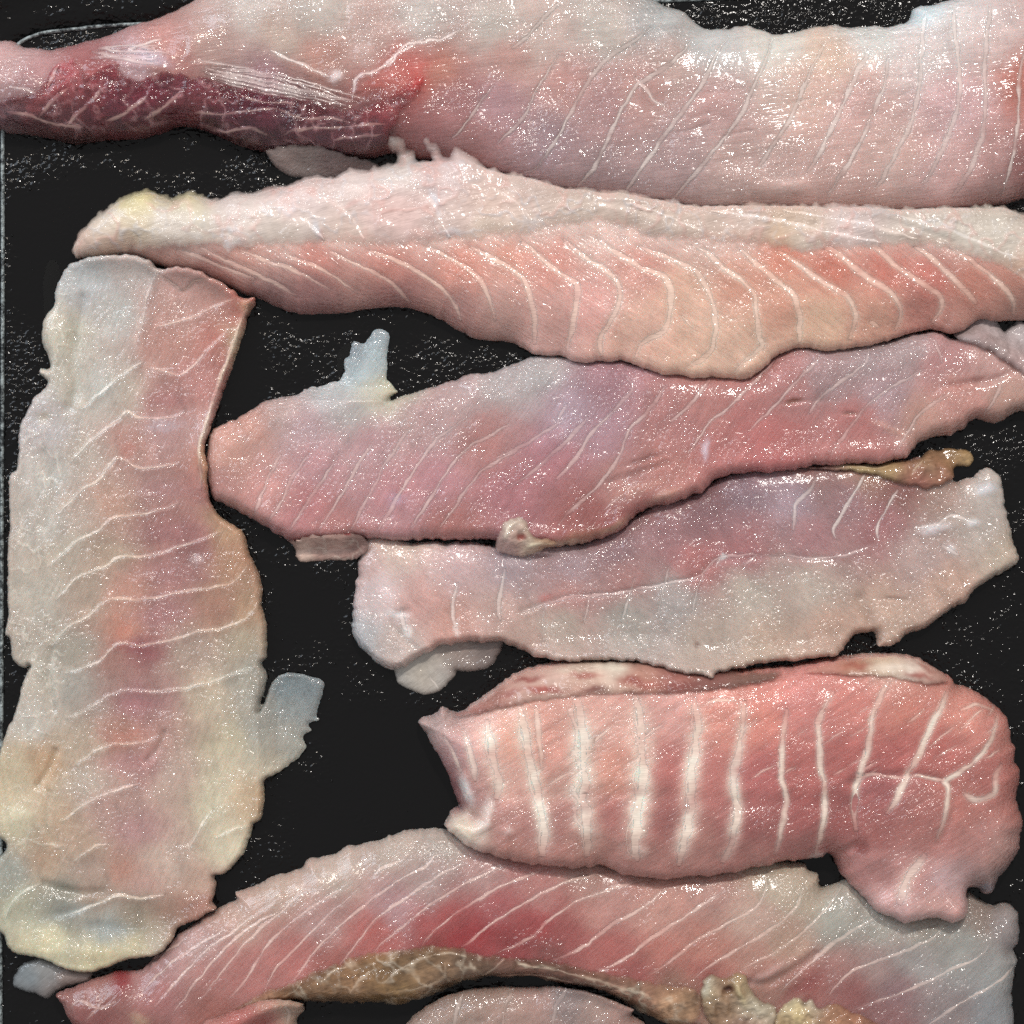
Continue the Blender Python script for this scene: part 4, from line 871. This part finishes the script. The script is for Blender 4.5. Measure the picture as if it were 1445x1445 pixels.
# ------------------------------------------------------------------ broad fillet down the left side
f5 = thing('fish_fillet', 'broad flat yellowish-grey fillet running down the left side, pink along its centre', 'fish fillet', 190, 860, GROUP)
M5 = flesh_mat("flesh_left", 65, 0.7, 1.2, None, 0.24, 1.1, 0.10, 0.71)
L5 = [
 [(221,378,1.45,0.34),(206,414),(198,455),(191,488)],[(221,385,1.06,0.28),(244,400),(255,408),(277,396),(305,393)],[(338,416,1.06,0.34),(299,433),(255,452),(215,461)],[(324,461,1.25,0.39),(288,497),(255,527),(230,524),(205,519)],[(202,508,1.58,0.39),(172,527),(138,555),(111,577)],
 [(260,577,1.45,0.34),(244,588),(219,591),(191,588),(177,580),(155,599),(119,627),(97,652)],[(252,652,1.45,0.37),(227,657),(194,660),(163,646),(141,674),(111,693),(78,726)],[(252,710,1.45,0.34),(227,718),(199,726),(161,729),(136,749),(111,761),(83,783),(66,800)],
 [(313,750,1.32,0.39),(277,764),(235,777),(199,787),(166,786),(138,802),(105,816),(75,847)],[(349,797,1.32,0.39),(332,819),(305,829),(271,833),(230,841),(194,848),(152,847),(119,872),(91,885),(69,913)],
 [(365,849,1.32,0.39),(343,874),(310,888),(277,891),(244,903),(199,912),(163,908),(138,935),(105,946),(86,952)],[(360,941,1.06,0.22),(305,960),(249,974),(208,977),(174,974),(147,985),(116,1005),(89,1016)],
 [(221,1038,1.19,0.22),(202,1049),(155,1052),(127,1063),(100,1085)],[(194,1109,1.45,0.31),(152,1120),(119,1136),(83,1161)],[(150,1192,1.58,0.34),(125,1200),(112,1210),(100,1219)],[(230,1266,1.72,0.39),(194,1271),(166,1266),(130,1280),(102,1291),(76,1303)],
 [(299,1142,1.32,0.28),(282,1170),(263,1203)],[(55,1250,1.58,0.34),(30,1262),(12,1280),(5,1300)],[(354,1167,1.06,0.28),(330,1172),(300,1185)],
]
O5 = [(97,369),(133,362),(177,358),(210,367),(221,378),(249,376),(280,382),(305,394),(327,408),(340,418),(357,419),(358,428),(346,447),(339,472),(329,502),(316,538),(307,566),(299,591),(291,613),(286,632),(292,666),(292,693),(302,722),(318,736),(336,748),(343,764),(350,786),(363,811),(367,836),(365,855),(372,877),(374,899),(374,927),
 (366,938),(372,955),(370,975),(363,1006),(373,984),(382,966),(391,957),(405,952),(430,955),(447,960),(454,968),(450,988),(444,1008),(440,1014),(447,1018),(433,1024),(437,1034),(425,1044),(431,1057),(411,1079),(386,1096),(371,1106),(371,1122),(369,1145),(363,1161),(354,1167),(351,1183),(340,1208),(321,1230),(310,1239),(299,1241),(303,1250),(300,1266),(297,1277),(304,1284),(277,1300),(249,1313),(238,1333),(221,1349),(199,1355),(177,1358),(155,1366),(125,1376),(91,1373),(55,1358),(22,1352),(6,1344),
 (0,1326),(-14,1310),(-18,1260),(-12,1220),(2,1203),(3,1194),(-10,1180),(-14,1130),(-10,1080),(0,1042),(6,1027),(14,1010),(22,977),(30,955),(37,941),(28,945),(11,933),(8,905),(0,894),(5,866),(4,825),(4,783),(7,742),(6,700),(7,671),(17,660),(21,635),(21,599),(33,580),(42,560),(61,538),(51,527),(51,519),(64,516),(61,502),(54,483),(53,461),(58,444),(72,428),(72,411),(80,389)]
C5 = [(120,400,169,169,169),(200,380,184,171,165),(160,450,179,175,169),(90,470,189,180,159),(100,540,184,175,158),(60,600,179,172,172),(140,540,179,175,167),(70,680,184,178,169),(120,640,179,163,148),(60,740,182,171,159),(100,720,179,159,144),(250,400,184,137,128),(300,420,184,131,119),(330,420,179,96,79),(240,430,184,137,125),(230,480,189,131,116),(300,480,189,110,97),(310,520,174,104,93),(335,480,184,152,119),(280,540,189,125,118),(230,560,174,115,109),(180,550,184,166,148),(230,610,179,133,130),(180,630,184,131,117),(280,620,184,137,130),(290,650,179,112,85),(230,690,169,119,113),(150,710,189,142,119),(280,690,174,110,102),(320,740,184,142,99),(230,750,169,108,102),(270,770,158,99,97),(330,790,179,131,94),(230,810,174,115,109),(150,780,179,152,127),(80,780,179,163,144),(60,850,179,169,153),(180,830,194,134,112),(310,860,174,121,97),(350,860,179,137,99),(120,840,174,152,131),(220,870,172,114,112),(170,890,198,128,100),(200,920,162,93,94),(160,940,164,115,103),(100,920,162,152,135),(260,920,179,152,134),(340,900,179,161,132),(350,960,162,154,137),(100,970,162,156,145),(190,990,174,114,115),(170,1040,184,124,103),(230,980,174,131,122),(290,980,189,171,142),(320,1050,189,175,141),(60,960,184,175,158),(40,1020,189,180,167),(60,1080,189,150,107),(20,1090,194,175,137),(100,1060,184,161,134),(200,1080,179,124,119),(120,1110,189,171,153),(240,1100,194,161,144),(300,1120,198,185,150),(350,1130,189,154,108),(320,1190,203,190,156),(20,1160,203,190,150),(70,1150,189,152,119),(150,1140,184,142,130),(190,1170,184,134,132),(110,1190,189,156,128),(230,1220,198,171,153),(60,1220,184,150,117),(170,1230,186,132,110),(120,1240,184,152,134),(200,1250,194,147,134),(280,1250,194,156,134),(270,1280,162,104,83),(230,1290,155,112,90),(10,1230,153,156,144),(20,1290,174,171,142),(80,1265,141,140,123),(120,1260,160,133,109),(90,1285,141,147,139),(150,1310,155,163,159),(190,1290,150,133,109),(60,1330,205,195,150),(140,1350,205,191,141),(190,1335,200,186,141),(220,1330,174,161,139),(400,968,112,128,134),(435,975,116,130,136),(440,1000,130,140,142),(410,1010,140,146,144),(390,1040,162,160,148),(415,1060,160,160,148),(380,1085,188,178,152)]
B5 = [(225,745,62,16,-6,(170,108,106),.35,0),(225,800,58,14,-6,(172,112,110),.3,0),(60,1130,40,60,0,(208,196,160),.3,0),(320,1130,40,70,0,(208,198,168),.3,0),(235,565,32,10,5,(176,112,112),.5,0),(230,600,30,9,-8,(196,178,190),.45,1),(178,634,14,10,-20,(200,120,105),.5,0),(230,692,40,14,0,(172,116,116),.45,0),(250,752,55,13,-8,(168,106,108),.5,0),(245,815,52,14,-6,(172,112,112),.45,0),(230,868,48,12,-6,(176,112,112),.45,0),(172,890,12,9,-30,(212,120,92),.35,0),
 (195,918,34,10,15,(160,78,86),.6,0),(200,990,40,14,0,(176,108,114),.5,0),(175,1040,26,10,-20,(196,118,98),.4,0),(170,1076,40,14,0,(186,122,124),.4,0),(170,1228,16,9,-10,(192,120,98),.25,0),(275,790,10,7,0,(205,180,180),.5,1.5),(330,500,6,26,14,(200,165,120),.5,2),(345,430,10,8,0,(205,150,110),.6,2),
 (288,655,5,36,-8,(205,160,105),.5,2),(75,480,22,26,0,None,0,6),(70,560,20,30,20,None,0,5),(100,470,10,34,-15,None,0,-6),(60,590,12,9,0,(190,170,130),.4,-3),(60,1085,20,26,10,(196,150,100),.4,-3),(25,1155,30,16,-10,(214,204,168),.4,5),(95,1290,40,9,-12,(146,152,148),.5,-4),(150,1312,40,10,6,(152,158,156),.5,-4),
 (90,1262,26,9,10,(150,140,118),.5,-4),(130,1345,80,14,0,None,0,6),(50,1330,30,16,0,None,0,5),(285,1275,14,14,0,(165,98,78),.5,0)]
def thin5(X, Y):
    return 1 - 0.62 * np.clip((X - 362) / 26, 0, 1) * np.clip((Y - 935) / 25, 0, 1) * np.clip((1108 - Y) / 25, 0, 1)
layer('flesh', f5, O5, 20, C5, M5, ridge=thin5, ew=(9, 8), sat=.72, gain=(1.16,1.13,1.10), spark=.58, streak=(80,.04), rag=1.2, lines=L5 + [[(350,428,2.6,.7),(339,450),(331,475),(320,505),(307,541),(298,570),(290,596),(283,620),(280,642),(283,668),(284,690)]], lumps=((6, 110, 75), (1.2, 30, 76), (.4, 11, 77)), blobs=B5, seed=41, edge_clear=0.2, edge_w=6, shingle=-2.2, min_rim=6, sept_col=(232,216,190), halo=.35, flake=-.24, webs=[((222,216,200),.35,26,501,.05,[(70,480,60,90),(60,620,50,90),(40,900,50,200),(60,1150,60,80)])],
      grooves=[([(115,420),(108,460),(100,500),(105,540),(95,575)], 8, -5), ([(60,640),(75,690),(60,740)], 9, -3), ([(70,920),(66,960),(72,1000)], 7, -4), ([(75,1062),(66,1085),(50,1110)], 5, -5), ([(66,1120),(62,1165),(72,1190)], 5, -4), ([(230,1035),(222,1055),(205,1075)], 5, -4), ([(60,1250),(100,1262),(140,1262)], 7, -4)])
# ------------------------------------------------------------------ two pieces cut off by the lower edge
f8 = thing('fish_fillet', 'small rosy fillet end at the bottom edge, tucked below the left of the membrane', 'fish fillet', 350, 1470, GROUP)
M8 = flesh_mat("flesh_small", 20, 0.4, 1.0, None, 0.25, 1.0, 0.09, 0.81)
layer('flesh', f8, [(270,1470),(285,1444),(304,1433),(332,1424),(360,1413),(385,1408),(405,1410),(425,1418),(427,1432),(416,1446),(425,1480),(400,1530),(330,1545),(270,1520)], 34,
      [(300,1440,190,130,120),(340,1435,190,115,108),(370,1440,175,85,82),(380,1418,200,155,140),(410,1420,200,170,150),(415,1435,190,160,140),(340,1490,180,110,105)], M8, ew=(26, 30), seed=61, rag=1.3, lumps=((3, 40, 3),), edge_clear=.3, drape=4,
      lines=[[(404,1412,1.8,.5),(408,1430),(404,1450)]])
f9 = thing('fish_fillet', 'greyish-pink fillet end at the bottom edge below the centre, faint pale bands', 'fish fillet', 740, 1470, GROUP)
M9 = flesh_mat("flesh_lower", 40, 0.5, 1.2, None, 0.23, 1.05, 0.10, 0.91)
layer('flesh', f9, [(560,1480),(577,1446),(591,1432),(616,1416),(654,1403),(710,1398),(750,1400),(783,1397),(811,1399),(838,1404),(855,1410),(880,1420),(894,1427),(893,1438),(910,1448),(930,1480),(880,1545),(740,1560),(610,1550)], 30,
      [(600,1440,175,150,138),(650,1420,165,140,128),(700,1415,172,145,132),(760,1420,178,145,135),(720,1440,182,150,138),(800,1410,155,138,135),(850,1430,178,150,140),(880,1435,175,140,130),(740,1500,175,145,135)], M9, ew=(34, 34), seed=62, rag=1.2, lumps=((4, 40, 3), (1.5, 14, 4)), edge_clear=.35, drape=4,
      lines=[[(652,1405,2.6,.4),(645,1425),(640,1450)],[(722,1400,2.6,.4),(712,1425),(708,1450)],[(800,1398,2.6,.4),(785,1420),(780,1450)]])

# ------------------------------------------------------------------ juice and droplets on the griddle
def juice_mat():
    m, nt, b = nodes_of("clear_juice")
    b.inputs["Base Color"].default_value = (0.010, 0.0095, 0.009, 1)
    b.inputs["Alpha"].default_value = 0.82
    b.inputs["IOR"].default_value = 1.34
    b.inputs["Roughness"].default_value = 0.05
    geo = nt.nodes.new("ShaderNodeNewGeometry")
    bp = nt.nodes.new("ShaderNodeBump"); bp.inputs["Distance"].default_value = 0.00005
    nt.links.new(noise_n(nt, geo.outputs["Position"], 150, 2.0), bp.inputs["Height"]); nt.links.new(bp.outputs[0], b.inputs["Normal"])
    return m
M_JUICE = juice_mat()
dist_out = np.where(FISH, 0, 1.0)
nearf = np.zeros((N, N)); cur = FISH.copy()
dd = np.full((N, N), 40.0); dd[FISH] = 0
for k in range(1, 20):
    cur = maxfilt(cur.astype(np.uint8), 1).astype(bool)
    dd[cur & (dd > 39)] = k * STEP
dd = blur(dd, 1)
F = np.full((N, N), -3.0)
for (x, y, rx, ry, s) in [(66,405,14,44,2.0),(488,508,14,26,2.0),(376,985,16,34,2.0),(232,1395,20,12,1.5),(1000,300,10,6,1)]:
    F = np.maximum(F, s * (1 - np.sqrt(((GX - x) / rx) ** 2 + ((GY - y) / ry) ** 2)) + .7 * fbm(GX, GY, 40, 402, 3))
zj = np.clip(F * 1.6, -1.5, 1.7) + 2.0 * np.exp(-dd / 5.0) * np.clip(F + .3, 0, 1)
zj = blur(zj, 1, 1)
keepj = (zj > -1.2) & (~FISH | (dd < 1) & (maxfilt((~FISH).astype(np.uint8), 5) > 0)) & (GX > 8) & (GY > 50 - .03 * GX) & (GX < 1560) & (GY < 1540)
keepj &= (dd < 60)
icj = keepj[:-1, :-1] & keepj[1:, :-1] & keepj[:-1, 1:] & keepj[1:, 1:]
idn = np.full((N, N), -1); us = np.zeros((N, N), bool)
us[:-1, :-1] |= icj; us[1:, :-1] |= icj; us[:-1, 1:] |= icj; us[1:, 1:] |= icj
idn[us] = np.arange(us.sum())
Vj = wpos(GX[us], GY[us], zj[us])
qj = np.stack([idn[:-1, :-1][icj], idn[1:, :-1][icj], idn[1:, 1:][icj], idn[:-1, 1:][icj]], 1)
juice = mesh_arrays('fish_juice', Vj, qj, None, M_JUICE)
juice['label'] = 'thin clear film of fish juice pooled on the black griddle'
juice['category'] = 'juice'
juice['kind'] = 'stuff'

rnd = random.Random(7)
DV = []; DQ = []; nvt = 0
spots = [(485,825,2.6),(483,832,1.6),(372,845,1.8),(372,858,1.8),(385,885,1.5),(395,905,1.5),(378,868,1.3),(470,939,1.8),(521,949,2.0),(512,965,1.6),(527,977,1.4),(415,909,1.6),(465,1106,2.2),(15,560,2.4),(33,570,2.0),(51,236,2.2),(35,262,2.4),(10,328,2.0),(84,243,1.6),(195,12,3.0),(207,17,2.2),(384,1114,1.6),(380,1126,1.6),(448,989,1.6),(461,990,1.6)]
for k in range(420):
    x = rnd.uniform(10, 1440); y = rnd.uniform(8, 1440)
    spots.append((x, y, rnd.uniform(.5, 1.3)))
for (x, y, r) in spots:
    i = int((x - OX) / STEP); j = int((y - OY) / STEP)
    if dd[j, i] < 5:
        continue
    z0 = max(zj[j, i], 0)
    ex = rnd.uniform(.8, 1.25)
    for (rr, hz) in ((1.0, -.3), (.92, .35), (.65, .7), (.3, .9), (.02, .95)):
        for a in range(8):
            th = a * math.pi / 4
            DV.append(((x + r * rr * ex * math.cos(th) - CX) * U, (CY - y - r * rr / ex * math.sin(th)) * U, (z0 + r * hz * .8) * U))
    for kk in range(4):
        for a in range(8):
            DQ.append((nvt + kk * 8 + (a + 1) % 8, nvt + kk * 8 + a, nvt + kk * 8 + 8 + a, nvt + kk * 8 + 8 + (a + 1) % 8))
    nvt += 40
drops = mesh_arrays('juice_droplets', np.array(DV), np.array(DQ)[:, ::-1], None, M_JUICE)
drops['label'] = 'tiny clear droplets scattered over the black griddle'
drops['category'] = 'droplets'
drops['kind'] = 'stuff'
